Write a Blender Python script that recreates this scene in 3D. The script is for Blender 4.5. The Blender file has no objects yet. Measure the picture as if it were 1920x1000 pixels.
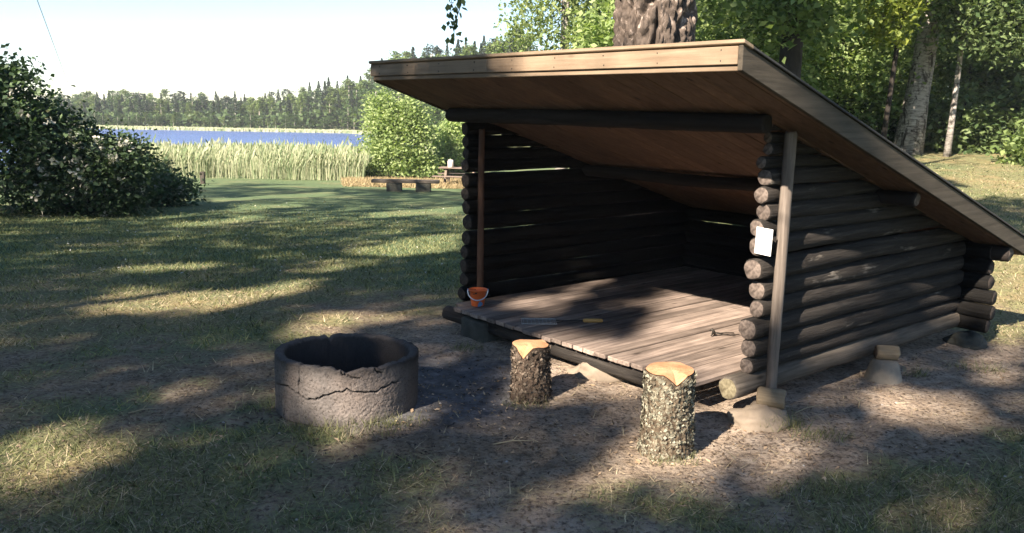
import bpy, math, random
import numpy as np
from mathutils import Vector, Matrix, noise as mn

R = math.radians
sc = bpy.context.scene
COL = sc.collection
random.seed(7)
rng = np.random.default_rng(7)

# ------------------------------------------------------------------ camera
F_PX, PITCH, ROLL, EYE = 1600.0, 10.44, 1.06, 1.65
cd = bpy.data.cameras.new('camera')
cam = bpy.data.objects.new('camera', cd)
COL.objects.link(cam)
cd.sensor_width = 36.0
cd.lens = 36.0 * F_PX / 1920.0
cd.clip_start = 0.05
cd.clip_end = 3000
cam.matrix_world = (Matrix.Translation((0, 0, EYE)) @ Matrix.Rotation(R(90 - PITCH), 4, 'X')
                    @ Matrix.Rotation(R(ROLL), 4, 'Z'))
sc.camera = cam

# ------------------------------------------------------------------ sky and sun
SUN_EL = 35.0
SUN_DIR = np.array([0.58, 0.815]); SUN_DIR /= np.linalg.norm(SUN_DIR)   # the way the light travels on the ground
SUN_K = 1.0 / math.tan(R(SUN_EL))
w = bpy.data.worlds.new('World'); sc.world = w; w.use_nodes = True
nt = w.node_tree
bg = nt.nodes['Background']
sky = nt.nodes.new('ShaderNodeTexSky'); sky.sky_type = 'NISHITA'; sky.sun_disc = False
sky.sun_elevation = R(SUN_EL)
sky.sun_rotation = math.atan2(-SUN_DIR[0], -SUN_DIR[1])
sky.air_density = 0.8; sky.dust_density = 0.0; sky.ozone_density = 1.0
nt.links.new(sky.outputs[0], bg.inputs[0]); bg.inputs[1].default_value = 0.058
sd = bpy.data.lights.new('sun', 'SUN'); sd.energy = 5.0; sd.angle = R(0.53); sd.color = (1.0, 0.87, 0.72)
so = bpy.data.objects.new('sun', sd); COL.objects.link(so)
ldir = Vector((SUN_DIR[0] * math.cos(R(SUN_EL)), SUN_DIR[1] * math.cos(R(SUN_EL)), -math.sin(R(SUN_EL))))
so.rotation_euler = ldir.to_track_quat('-Z', 'Y').to_euler()
so.location = (-8, -12, 14)
sc.view_settings.view_transform = 'Standard'; sc.view_settings.look = 'None'
sc.view_settings.exposure = 1.9; sc.view_settings.gamma = 1.0
sc.render.engine = 'CYCLES'
sc.cycles.max_bounces = 6; sc.cycles.diffuse_bounces = 3; sc.cycles.glossy_bounces = 2
sc.cycles.transmission_bounces = 3; sc.cycles.transparent_max_bounces = 4
sc.cycles.use_denoising = True
sc.cycles.caustics_reflective = False; sc.cycles.caustics_refractive = False

# ------------------------------------------------------------------ materials
def nmat(name):
    m = bpy.data.materials.new(name); m.use_nodes = True
    t = m.node_tree; b = t.nodes['Principled BSDF']
    b.inputs['Specular IOR Level'].default_value = 0.25
    return m, t, b
def N(t, typ, **kw):
    n = t.nodes.new(typ)
    for k, v in kw.items(): setattr(n, k, v)
    return n
def coords(t, scale=(1, 1, 1), kind='Object', rot=(0, 0, 0)):
    tc = N(t, 'ShaderNodeTexCoord'); mp = N(t, 'ShaderNodeMapping')
    mp.inputs['Scale'].default_value = scale; mp.inputs['Rotation'].default_value = rot
    t.links.new(tc.outputs[kind], mp.inputs[0]); return mp.outputs[0]
def nz(t, vec, scale, detail=4, rough=.6, dist=0.0):
    n = N(t, 'ShaderNodeTexNoise'); n.inputs['Scale'].default_value = scale
    n.inputs['Detail'].default_value = detail; n.inputs['Roughness'].default_value = rough
    n.inputs['Distortion'].default_value = dist
    t.links.new(vec, n.inputs['Vector']); return n.outputs['Fac']
def ramp(t, fac, stops):
    r = N(t, 'ShaderNodeValToRGB'); cr = r.color_ramp
    while len(cr.elements) < len(stops): cr.elements.new(0.5)
    for e, (p, c) in zip(cr.elements, stops):
        e.position = p; e.color = (*c, 1) if len(c) == 3 else c
    t.links.new(fac, r.inputs[0]); return r.outputs[0]
def mix(t, fac, a, b, typ='MIX'):
    m = N(t, 'ShaderNodeMix', data_type='RGBA', blend_type=typ)
    for s, v in ((m.inputs[0], fac), (m.inputs[6], a), (m.inputs[7], b)):
        if isinstance(v, (int, float)): s.default_value = v
        elif isinstance(v, tuple): s.default_value = (*v, 1)
        else: t.links.new(v, s)
    return m.outputs[2]
def bump(t, b, h, strength=.5, dist=.01):
    n = N(t, 'ShaderNodeBump'); n.inputs['Strength'].default_value = strength; n.inputs['Distance'].default_value = dist
    t.links.new(h, n.inputs['Height']); t.links.new(n.outputs[0], b.inputs['Normal'])
def setc(t, b, c):
    if isinstance(c, tuple): b.inputs['Base Color'].default_value = (*c, 1)
    else: t.links.new(c, b.inputs['Base Color'])

def wood(name, dark, light, axis='Y', rough=.8, grain=1.0, var=.25, blot=None, blot_amt=0.5):
    m, t, b = nmat(name)
    s = {'X': (1.2, 26, 26), 'Y': (26, 1.2, 26), 'Z': (26, 26, 1.2)}[axis]
    oi = N(t, 'ShaderNodeObjectInfo')
    tc = N(t, 'ShaderNodeTexCoord'); ad = N(t, 'ShaderNodeVectorMath', operation='ADD')
    sclr = N(t, 'ShaderNodeVectorMath', operation='SCALE'); cmb = N(t, 'ShaderNodeCombineXYZ')
    for i in range(3): t.links.new(oi.outputs['Random'], cmb.inputs[i])
    t.links.new(cmb.outputs[0], sclr.inputs[0]); sclr.inputs['Scale'].default_value = 13.0
    t.links.new(tc.outputs['Object'], ad.inputs[0]); t.links.new(sclr.outputs[0], ad.inputs[1])
    mp = N(t, 'ShaderNodeMapping'); mp.inputs['Scale'].default_value = s; t.links.new(ad.outputs[0], mp.inputs[0])
    f = nz(t, mp.outputs[0], 1.6 * grain, 6, .65, .4)
    c = ramp(t, f, [(.28, dark), (.72, light)])
    f2 = nz(t, ad.outputs[0], 3.0, 4, .6)
    c = mix(t, ramp(t, f2, [(.35, (0, 0, 0)), (.7, (1, 1, 1))]), c, mix(t, 1.0, c, (1 - var, 1 - var, 1 - var), 'MULTIPLY'))
    vr = N(t, 'ShaderNodeMapRange'); t.links.new(oi.outputs['Random'], vr.inputs[0])
    vr.inputs[3].default_value = 1 - var; vr.inputs[4].default_value = 1 + var * .6
    cc = N(t, 'ShaderNodeVectorMath', operation='SCALE'); t.links.new(c, cc.inputs[0]); t.links.new(vr.outputs[0], cc.inputs['Scale'])
    c = cc.outputs[0]
    if blot:
        f3 = nz(t, ad.outputs[0], 5.0, 5, .7)
        c = mix(t, ramp(t, f3, [(blot_amt, (0, 0, 0)), (blot_amt + .12, (1, 1, 1))]), c, blot)
    # knots
    vo = N(t, 'ShaderNodeTexVoronoi'); mk = N(t, 'ShaderNodeMapping')
    mk.inputs['Scale'].default_value = tuple(.35 if q < 2 else 1.0 for q in s)
    t.links.new(ad.outputs[0], mk.inputs[0]); t.links.new(mk.outputs[0], vo.inputs['Vector']); vo.inputs['Scale'].default_value = 7.0
    c = mix(t, ramp(t, vo.outputs['Distance'], [(.05, (1, 1, 1)), (.12, (0, 0, 0))]), c, tuple(q * .45 for q in dark))
    setc(t, b, c); b.inputs['Roughness'].default_value = rough
    bump(t, b, f, .5, .004)
    return m

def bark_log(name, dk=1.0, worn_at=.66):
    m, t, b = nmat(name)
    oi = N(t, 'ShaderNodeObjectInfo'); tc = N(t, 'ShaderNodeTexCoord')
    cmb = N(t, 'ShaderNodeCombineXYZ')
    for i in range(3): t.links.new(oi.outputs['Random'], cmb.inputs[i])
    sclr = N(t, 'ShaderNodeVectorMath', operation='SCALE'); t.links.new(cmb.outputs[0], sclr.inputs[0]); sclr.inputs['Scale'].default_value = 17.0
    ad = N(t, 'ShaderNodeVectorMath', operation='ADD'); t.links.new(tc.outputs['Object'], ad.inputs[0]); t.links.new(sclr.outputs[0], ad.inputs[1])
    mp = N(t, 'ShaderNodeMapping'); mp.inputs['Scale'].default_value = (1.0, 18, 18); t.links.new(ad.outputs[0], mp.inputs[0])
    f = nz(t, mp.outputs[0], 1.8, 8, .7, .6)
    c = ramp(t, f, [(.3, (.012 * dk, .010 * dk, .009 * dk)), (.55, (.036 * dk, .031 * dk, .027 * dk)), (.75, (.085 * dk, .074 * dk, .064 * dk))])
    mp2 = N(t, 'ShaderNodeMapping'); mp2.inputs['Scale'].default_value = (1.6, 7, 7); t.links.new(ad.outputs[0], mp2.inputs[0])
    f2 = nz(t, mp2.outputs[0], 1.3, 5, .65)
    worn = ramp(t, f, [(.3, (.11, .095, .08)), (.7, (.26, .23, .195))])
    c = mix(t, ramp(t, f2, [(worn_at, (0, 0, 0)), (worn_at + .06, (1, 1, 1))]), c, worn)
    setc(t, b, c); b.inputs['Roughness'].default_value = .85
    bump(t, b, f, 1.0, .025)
    return m

def log_end(name, c0=(.065, .05, .043), c1=(.185, .148, .126)):
    m, t, b = nmat(name)
    v = coords(t)
    wv = N(t, 'ShaderNodeTexNoise'); t.links.new(v, wv.inputs['Vector']); wv.inputs['Scale'].default_value = 60; wv.inputs['Detail'].default_value = 5
    f2 = nz(t, v, 14, 4, .6)
    c = mix(t, ramp(t, f2, [(.35, (0, 0, 0)), (.65, (1, 1, 1))]), c0, c1)
    c = mix(t, .5, c, ramp(t, wv.outputs['Fac'], [(.35, tuple(q * .7 for q in c0)), (.65, c1)]))
    setc(t, b, c); b.inputs['Roughness'].default_value = .85
    bump(t, b, wv.outputs['Fac'], .5, .006)
    return m

def ring_cut(name):
    m, t, b = nmat(name); tc = N(t, 'ShaderNodeTexCoord')
    ds = N(t, 'ShaderNodeVectorMath', operation='MULTIPLY'); t.links.new(tc.outputs['Object'], ds.inputs[0]); ds.inputs[1].default_value = (1, 1, 0)
    nd = nz(t, tc.outputs['Object'], 9, 3, .6); off = N(t, 'ShaderNodeVectorMath', operation='ADD'); t.links.new(ds.outputs[0], off.inputs[0]); off.inputs[1].default_value = (.018, .012, 0)
    ln = N(t, 'ShaderNodeVectorMath', operation='LENGTH'); t.links.new(off.outputs[0], ln.inputs[0])
    a = N(t, 'ShaderNodeMath', operation='MULTIPLY_ADD'); t.links.new(nd, a.inputs[0]); a.inputs[1].default_value = .03; t.links.new(ln.outputs['Value'], a.inputs[2])
    k = N(t, 'ShaderNodeMath', operation='MULTIPLY'); t.links.new(a.outputs[0], k.inputs[0]); k.inputs[1].default_value = 520.0
    sn = N(t, 'ShaderNodeMath', operation='SINE'); t.links.new(k.outputs[0], sn.inputs[0])
    f = nz(t, tc.outputs['Object'], 45, 5, .7); f2 = nz(t, tc.outputs['Object'], 11, 4, .6)
    c = ramp(t, f2, [(.3, (.36, .165, .08)), (.5, (.47, .25, .13)), (.7, (.55, .34, .2))])
    c = mix(t, ramp(t, sn.outputs[0], [(.3, (.35, .35, .35)), (.9, (0, 0, 0))]), c, (.29, .15, .08))
    c = mix(t, ramp(t, f, [(.32, (.7, .7, .7)), (.44, (0, 0, 0))]), c, (.2, .11, .065))
    setc(t, b, c); b.inputs['Roughness'].default_value = .85; bump(t, b, f, .6, .006)
    return m
def plain(name, col, rough=.6, var=.25, scale=8.0, bstr=.3, metal=0.0):
    m, t, b = nmat(name); v = coords(t)
    f = nz(t, v, scale, 6, .65)
    c = ramp(t, f, [(.3, tuple(q * (1 - var) for q in col)), (.7, tuple(min(1, q * (1 + var)) for q in col))])
    setc(t, b, c); b.inputs['Roughness'].default_value = rough; b.inputs['Metallic'].default_value = metal
    if bstr: bump(t, b, f, bstr, .01)
    return m

def foliage(name, a, bcol, trans=.35, rough=.55, lit=None):
    m, t, b = nmat(name)
    g = N(t, 'ShaderNodeNewGeometry')
    c = ramp(t, g.outputs['Random Per Island'], [(0.0, a), (1.0, bcol)])
    oi = N(t, 'ShaderNodeObjectInfo')
    vr = N(t, 'ShaderNodeMapRange'); t.links.new(oi.outputs['Random'], vr.inputs[0]); vr.inputs[3].default_value = .82; vr.inputs[4].default_value = 1.15
    cc = N(t, 'ShaderNodeVectorMath', operation='SCALE'); t.links.new(c, cc.inputs[0]); t.links.new(vr.outputs[0], cc.inputs['Scale'])
    c = cc.outputs[0]
    setc(t, b, c); b.inputs['Roughness'].default_value = rough
    tr = N(t, 'ShaderNodeBsdfTranslucent')
    tcx = mix(t, 1.0, c, (1.25, 1.35, .7), 'MULTIPLY'); t.links.new(tcx, tr.inputs['Color'])
    ms = N(t, 'ShaderNodeMixShader'); ms.inputs[0].default_value = trans
    t.links.new(b.outputs[0], ms.inputs[1]); t.links.new(tr.outputs[0], ms.inputs[2])
    t.links.new(ms.outputs[0], t.nodes['Material Output'].inputs['Surface'])
    return m

def birch_bark(name, dark=.55):
    m, t, b = nmat(name)
    v = coords(t, (3.5, 3.5, 16)); f = nz(t, v, 1.6, 6, .7, .3)
    v2 = coords(t, (5, 5, 2.0)); f2 = nz(t, v2, 1.4, 6, .7, .5)
    white = ramp(t, f, [(.36, (.07, .06, .055)), (.48, (.28, .255, .23)), (.7, (.46, .43, .39))])
    c = mix(t, ramp(t, f2, [(dark - .05, (0, 0, 0)), (dark + .04, (1, 1, 1))]), white, (.045, .038, .032))
    setc(t, b, c); b.inputs['Roughness'].default_value = .8
    bump(t, b, f2, .8, .03)
    return m

def rough_bark(name, c0, c1, c2, s=(9, 9, 2.2), hi=.62):
    m, t, b = nmat(name)
    v = coords(t, s); f = nz(t, v, 1.5, 8, .72, .8)
    c = ramp(t, f, [(.3, c0), (.52, c1), (hi, c1), (hi + .12, c2)])
    setc(t, b, c); b.inputs['Roughness'].default_value = .9
    bump(t, b, f, .9, .02)
    return m

M = {}
M['log'] = bark_log('weathered_dark_log', 1.0, .625)
M['log_soot'] = bark_log('sooty_log', .14, .78)  # interior shade put into the colour of the left and back wall logs
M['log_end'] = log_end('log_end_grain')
M['log_end_dark'] = log_end('dark_log_end', (.02, .016, .014), (.065, .052, .044))  # end grain darkened to carry the shade on those walls
M['sill_end'] = log_end('fresh_log_end_grain', (.11, .09, .055), (.23, .2, .13))
M['deck'] = wood('deck_wood', (.14, .105, .087), (.46, .365, .305), 'Y', .8, 1.0, .42)
M['ceil'] = wood('ceiling_wood', (.105, .064, .045), (.215, .135, .092), 'Y', .75, .8, .18)
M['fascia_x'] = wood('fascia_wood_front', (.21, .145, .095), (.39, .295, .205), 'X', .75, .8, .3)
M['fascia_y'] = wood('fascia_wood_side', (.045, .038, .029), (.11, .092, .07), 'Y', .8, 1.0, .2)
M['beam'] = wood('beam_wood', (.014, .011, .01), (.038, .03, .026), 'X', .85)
M['post'] = wood('post_wood', (.085, .068, .056), (.27, .225, .19), 'Z', .85, 1.3, .3)
M['post_red'] = wood('post_wood_reddish', (.05, .026, .018), (.12, .065, .042), 'Z', .8, 1.0, .12)
M['felt'] = plain('roofing_felt', (.05, .05, .05), .95, .3, 30)
M['concrete'] = plain('pale_concrete', (.25, .215, .17), .9, .22, 9, .5)
M['concrete_dark'] = plain('mossy_concrete', (.06, .06, .05), .95, .35, 9, .5)
M['stone'] = plain('boulder_stone', (.21, .17, .13), .9, .2, 7, .6)
M['billet'] = wood('billet_wood', (.17, .13, .085), (.38, .3, .2), 'X', .85)
M['paper'] = plain('paper', (.80, .80, .78), .6, .03, 5, 0)
M['cut'] = ring_cut('fresh_cut_wood')
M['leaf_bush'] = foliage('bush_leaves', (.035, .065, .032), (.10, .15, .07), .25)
M['blossom'] = foliage('faded_blossom', (.22, .23, .19), (.42, .41, .36), .2)  # leaf highlights put into a pale colour
M['leaf_bright'] = foliage('bright_leaves', (.18, .26, .09), (.44, .52, .24), .45)
M['leaf_mid'] = foliage('mid_leaves', (.075, .125, .04), (.27, .34, .13), .4)
M['leaf_dark'] = foliage('dark_leaves', (.045, .08, .03), (.16, .21, .085), .3)
M['leaf_shade'] = foliage('canopy_leaves', (.02, .045, .012), (.06, .095, .025), .22)
M['leaf_birch'] = foliage('birch_leaves', (.10, .15, .05), (.28, .33, .14), .4)
M['leaf_yellow'] = foliage('yellow_green_leaves', (.13, .18, .03), (.30, .34, .07), .45)
M['far_spruce'] = foliage('far_spruce_needles', (.028, .048, .028), (.06, .085, .045), .1)
M['far_leaf'] = foliage('far_birch_leaves', (.08, .13, .035), (.18, .23, .075), .25)
M['far_leaf_dark'] = foliage('far_leaves_dark', (.045, .085, .03), (.10, .15, .05), .25)
M['bark_white'] = birch_bark('birch_bark', .56)
M['bark_far'] = plain('far_trunk_bark', (.42, .38, .33), .9, .3, 2, 0)
M['bark_dark'] = rough_bark('dark_bark', (.012, .01, .009), (.04, .033, .027), (.09, .075, .06))
M['bark_big'] = rough_bark('old_birch_bark', (.02, .016, .013), (.10, .078, .064), (.44, .36, .31), (8, 8, 5), .56)
M['reed'] = foliage('reed_blades', (.13, .19, .09), (.44, .43, .30), .3, .7)
M['grass'] = foliage('grass_blades', (.035, .05, .022), (.34, .34, .17), .35, .7)
M['straw'] = foliage('dry_straw', (.09, .07, .04), (.62, .52, .35), .15, .8)
M['straw_red'] = foliage('reddish_dry_grass', (.20, .15, .085), (.42, .33, .19), .2, .8)
M['iron'] = plain('dark_iron', (.05, .045, .04), .6, .3, 20, .2, .7)
M['wire'] = plain('dull_wire', (.42, .40, .37), .5, .2, 20, 0, .8)
M['handle'] = wood('varnished_handle', (.48, .25, .07), (.66, .40, .14), 'X', .45, 1.0, .05)
M['bench'] = wood('bench_wood', (.06, .05, .042), (.13, .11, .09), 'X', .85)
M['table'] = wood('table_wood', (.14, .10, .08), (.26, .20, .16), 'X', .85)
M['white_plastic'] = plain('white_plastic', (.72, .66, .62), .4, .06, 4, 0)
M['litter'] = foliage('leaf_litter', (.08, .056, .038), (.38, .29, .2), .05, .9)
M['ash'] = plain('charcoal_and_ash', (.05, .048, .048), .95, .6, 14, .8)
M['chip'] = foliage('wood_chip', (.30, .20, .12), (.60, .46, .31), .02, .9)
M['coal'] = foliage('charcoal_crumb', (.012, .012, .013), (.05, .05, .052), .0, .9)
M['clover'] = foliage('clover_white', (.4, .4, .36), (.75, .74, .68), .1, .8)
M['pebble'] = plain('pebble', (.38, .35, .32), .85, .3, 6, .3)

# ------------------------------------------------------------------ mesh helpers
def tag(o, label=None, cat=None, group=None, kind=None):
    if label: o['label'] = label
    if cat: o['category'] = cat
    if group: o['group'] = group
    if kind: o['kind'] = kind
    return o
def empty(name, loc=(0, 0, 0), rz=0.0):
    o = bpy.data.objects.new(name, None); COL.objects.link(o)
    o.location = loc; o.rotation_euler = (0, 0, rz); o.empty_display_size = .2
    return o
def link(name, me, parent=None, loc=None):
    o = bpy.data.objects.new(name, me); COL.objects.link(o)
    if parent is not None: o.parent = parent
    if loc is not None: o.location = loc
    return o
def npmesh(name, V, Fs, mats, midx=None, smooth=False):
    """V (n,3); Fs (m,k) integer array with one face size"""
    V = np.ascontiguousarray(V, dtype=np.float32); Fs = np.ascontiguousarray(Fs, dtype=np.int32)
    me = bpy.data.meshes.new(name)
    me.vertices.add(len(V)); me.vertices.foreach_set('co', V.ravel())
    m, k = Fs.shape
    me.loops.add(m * k); me.loops.foreach_set('vertex_index', Fs.ravel())
    me.polygons.add(m); me.polygons.foreach_set('loop_start', np.arange(0, m * k, k, dtype=np.int32))
    if midx is not None: me.polygons.foreach_set('material_index', np.asarray(midx, dtype=np.int32))
    if smooth: me.polygons.foreach_set('use_smooth', np.ones(m, dtype=bool))
    for mm in (mats if isinstance(mats, (list, tuple)) else [mats]): me.materials.append(mm)
    me.update(calc_edges=True); me.validate()
    return me
def pymesh(name, V, Fs, mats, midx=None, smooth=False):
    me = bpy.data.meshes.new(name); me.from_pydata([tuple(v) for v in V], [], [tuple(f) for f in Fs])
    for mm in (mats if isinstance(mats, (list, tuple)) else [mats]): me.materials.append(mm)
    if midx is not None: me.polygons.foreach_set('material_index', np.asarray(midx, dtype=np.int32))
    if smooth: me.polygons.foreach_set('use_smooth', np.ones(len(Fs), dtype=bool))
    me.update(); return me
class MB:
    def __init__(s): s.v = []; s.f = []
    def add(s, V, Fs):
        o = len(s.v); s.v += [tuple(map(float, v)) for v in V]; s.f += [tuple(i + o for i in f) for f in Fs]
    def box(s, x0, x1, y0, y1, z0, z1, c=.003, fn=None):
        """chamfered box"""
        c = min(c, (x1 - x0) * .3, (y1 - y0) * .3, (z1 - z0) * .3)
        V = []; ids = {}
        for ix, X in enumerate((x0, x1)):
            for iy, Y in enumerate((y0, y1)):
                for iz, Z in enumerate((z0, z1)):
                    dx, dy, dz = (c, -c)[ix], (c, -c)[iy], (c, -c)[iz]
                    for a, p in (('x', (X, Y + dy, Z + dz)), ('y', (X + dx, Y, Z + dz)), ('z', (X + dx, Y + dy, Z))):
                        ids[(ix, iy, iz, a)] = len(V); V.append(p)
        g = lambda *k: ids[k]
        Fs = []
        for i in (0, 1):
            Fs.append([g(i, 0, 0, 'x'), g(i, 1, 0, 'x'), g(i, 1, 1, 'x'), g(i, 0, 1, 'x')])
            Fs.append([g(0, i, 0, 'y'), g(1, i, 0, 'y'), g(1, i, 1, 'y'), g(0, i, 1, 'y')])
            Fs.append([g(0, 0, i, 'z'), g(1, 0, i, 'z'), g(1, 1, i, 'z'), g(0, 1, i, 'z')])
            for j in (0, 1):
                Fs.append([g(0, i, j, 'y'), g(1, i, j, 'y'), g(1, i, j, 'z'), g(0, i, j, 'z')])
                Fs.append([g(i, 0, j, 'x'), g(i, 1, j, 'x'), g(i, 1, j, 'z'), g(i, 0, j, 'z')])
                Fs.append([g(i, j, 0, 'x'), g(i, j, 1, 'x'), g(i, j, 1, 'y'), g(i, j, 0, 'y')])
                for k in (0, 1): Fs.append([g(i, j, k, 'x'), g(i, j, k, 'y'), g(i, j, k, 'z')])
        if fn: V = [fn(*p) for p in V]
        # make the normals point outwards
        cen = np.mean(np.array(V), axis=0); out = []
        for f in Fs:
            P = np.array([V[i] for i in f]); n = np.cross(P[1] - P[0], P[2] - P[0])
            out.append(f if np.dot(n, P.mean(axis=0) - cen) > 0 else f[::-1])
        s.add(V, out); return s
    def tube(s, pts, rad, n=8, cap=True):
        pts = [Vector(p) for p in pts]
        rads = rad if isinstance(rad, (list, tuple, np.ndarray)) else [rad] * len(pts)
        V = []; Fs = []
        up = Vector((0, 0, 1))
        prev = None
        for i, p in enumerate(pts):
            d = (pts[min(i + 1, len(pts) - 1)] - pts[max(i - 1, 0)]).normalized()
            if prev is None:
                a = d.cross(up if abs(d.z) < .9 else Vector((1, 0, 0))).normalized()
            else:
                a = (prev - d * prev.dot(d)).normalized()
            prev = a; b = d.cross(a)
            for k in range(n):
                t = 2 * math.pi * k / n
                V.append(p + (a * math.cos(t) + b * math.sin(t)) * rads[i])
        for i in range(len(pts) - 1):
            for k in range(n):
                k2 = (k + 1) % n
                Fs.append([i * n + k, i * n + k2, (i + 1) * n + k2, (i + 1) * n + k])
        if cap:
            Fs.append(list(range(n))[::-1]); Fs.append([(len(pts) - 1) * n + k for k in range(n)])
        s.add(V, Fs); return s
    def build(s, name, mat, parent=None, smooth=False, loc=None):
        return link(name, pymesh(name, s.v, s.f, mat, None, smooth), parent, loc)

def fb(x, y, z=0.0, octv=4):
    return mn.fractal(Vector((x, y, z)), 1.0, 2.0, octv)   # about -1..1

def sm(a, b, x):
    t = np.clip((np.asarray(x, float) - a) / (b - a), 0, 1); return t * t * (3 - 2 * t)

# ------------------------------------------------------------------ terrain
LAKE = -2.3
def ysh(a): return 131 - 81 * sm(-.2, -.02, a)
def gz(x, y):
    x = np.asarray(x, float); y = np.asarray(y, float)
    a = x / np.maximum(y, 1.)
    front = sm(4, 9, y)
    Rw = sm(.12, .4, a); Lw = 1 - Rw
    d = np.hypot(x, y)
    left = -.05 * np.clip(y - 6, 0, 32)
    ys = ysh(a)
    bank = sm(39, 46, y) * (1 - sm(-.02, .06, a))
    left = left * (1 - bank) + bank * (-3.2)
    hill = -2.0 + 5.5 * sm(-.32, -.04, a) * sm(0, 45, y - ys) + 1.2 * sm(10, 60, y - ys)
    far = sm(ys - 6, ys + 2, y)
    left = np.where(y > 46, left * (1 - far) + hill * far, left)
    right = .05 * np.clip(d - 8, 0, 50)
    return (Lw * left + Rw * right) * front
OX, OY, YAW = 1.342, 4.558, R(49.8)
UD = np.array([math.cos(YAW), -math.sin(YAW)]); VD = np.array([math.sin(YAW), math.cos(YAW)])
def uv(x, y):
    dx, dy = x - OX, y - OY
    return dx * UD[0] + dy * UD[1], dx * VD[0] + dy * VD[1]
def world(u, v): return OX + u * UD[0] + v * VD[0], OY + u * UD[1] + v * VD[1]
RINGC = (-.92, 4.62)
def vfb(x, y, s, off, octv=4):
    return np.array([fb(px * s + off, py * s, off * .37, octv) for px, py in zip(x, y)])
def cover(x, y):
    """how much grass, dry straw and ash lie on the ground"""
    x = np.asarray(x, float).ravel(); y = np.asarray(y, float).ravel()
    d = np.hypot(x, y)
    n1 = vfb(x, y, .55, 3.1); n2 = vfb(x, y, 2.1, 9.7); n3 = vfb(x, y, 5.0, 5.5, 3)
    n = .55 * n1 + .5 * n2 + .25 * n3
    g = .43 + .66 * n + .55 * sm(6.5, 10.5, d)
    u, v = uv(x, y)
    # trodden earth in front of and beside the shelter
    bare = np.exp(-((np.maximum(0, np.maximum(-2.3 - u, u - .35)) / .45) ** 2 + (np.maximum(0, np.maximum(-.7 - v, v - 2.4)) / .45) ** 2))
    g = g - .85 * bare
    pale = np.clip(bare + np.exp(-(((x - .3) / 1.1) ** 2 + ((y - 3.15) / .4) ** 2)), 0, 1)
    g = g - .5 * np.exp(-(((x - .3) / .9) ** 2 + ((y - 3.15) / .35) ** 2))
    g = g - .35 * np.exp(-(((x + .1) / .8) ** 2 + ((y - 4.6) / .8) ** 2))
    g = g + .6 * np.exp(-(((x - 1.9) / 1.0) ** 2 + ((y - 3.5) / .6) ** 2)) + .25 * np.exp(-(((x + 2.0) / 1.0) ** 2 + ((y - 3.9) / .8) ** 2))
    g = np.clip(g, 0, 1)
    dry = np.clip(.62 + .7 * vfb(x, y, .8, 21.3, 3) - .65 * sm(8, 12.5, d) + .5 * sm(6.2, 7, d) * (1 - sm(7.5, 9, d)) + .8 * sm(.35, .5, x / np.maximum(y, 1)) * sm(6.5, 8, y), 0, 1)
    rr = np.hypot((x - RINGC[0] - .42) / 1.0, (y - RINGC[1] - .25) / 1.0)
    ash = np.clip(1.1 * (1 - sm(.42, .95, rr)) + .3 * n2 * (1 - sm(.6, 1.1, rr)), 0, 1)
    ash = np.maximum(ash, 1 - sm(.3, .42, np.hypot(x - RINGC[0], y - RINGC[1])))
    g = g * (1 - .8 * ash)
    return g, dry, ash, pale
def relief(x, y):
    x = np.asarray(x, float).ravel(); y = np.asarray(y, float).ravel()
    d = np.hypot(x, y)
    return (vfb(x, y, 1.3, 2.2, 4) * .018 + vfb(x, y, 7, 8.8, 3) * .006) * (1 - sm(10, 16, d)) + vfb(x, y, .3, 4.4, 3) * .05 * sm(9, 16, d) * (1 - sm(60, 90, d))

def build_ground():
    az = np.concatenate([np.linspace(-.78, .78, 300), np.linspace(.78, 2 * math.pi - .78, 62)[1:-1]])
    rr = [1.2]
    while rr[-1] < 250: rr.append(rr[-1] * 1.0135 + .004)
    rr = np.array(rr); na, nr = len(az), len(rr)
    A, RR = np.meshgrid(az, rr)
    X = (np.sin(A) * RR).ravel(); Y = (np.cos(A) * RR).ravel()
    near = RR.ravel() < 95
    Z = gz(X, Y)
    fine = np.zeros_like(Z); infr = near & (np.abs(A.ravel()) < .8)
    fine[infr] = relief(X[infr], Y[infr]); Z = Z + fine
    V = np.stack([X, Y, Z], 1)
    V = np.vstack([V, [[0, 0, 0]]])
    i = np.arange(nr - 1)[:, None] * na; j = np.arange(na)[None, :]; j2 = (j + 1) % na
    Q = np.stack([i + j, i + j2, i + na + j2, i + na + j], -1).reshape(-1, 4)
    T = np.stack([np.full(na, nr * na), np.arange(na), (np.arange(na) + 1) % na, np.full(na, nr * na)], 1)
    me = npmesh('ground', V, Q[:, ::-1], M['ground'], smooth=True)
    at = me.attributes.new('cover', 'FLOAT_COLOR', 'POINT')
    C = np.zeros((len(V), 4), np.float32); C[:, 3] = 1; C[:, 0] = .8; C[:, 1] = .4
    k = np.nonzero(infr & (RR.ravel() < 60))[0]
    g, dr, a, pl_ = cover(X[k], Y[k]); C[k, 0] = g; C[k, 1] = dr; C[k, 2] = a; P1 = np.zeros(len(V), np.float32); P1[k] = pl_
    at.data.foreach_set('color', C.ravel())
    me.attributes.new('trodden', 'FLOAT', 'POINT').data.foreach_set('value', P1)
    o = link('ground', me); tag(o, kind='structure')
    # a plug right under the camera so that the sheet has no hole
    pl = [(1.25 * math.sin(t), 1.25 * math.cos(t), -.004) for t in np.linspace(0, 2 * math.pi, 40, endpoint=False)]
    p = link('footing_ground', pymesh('footing_ground', pl, [list(range(40))[::-1]], M['ground'])); tag(p, kind='structure'); p.name = 'ground'

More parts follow.
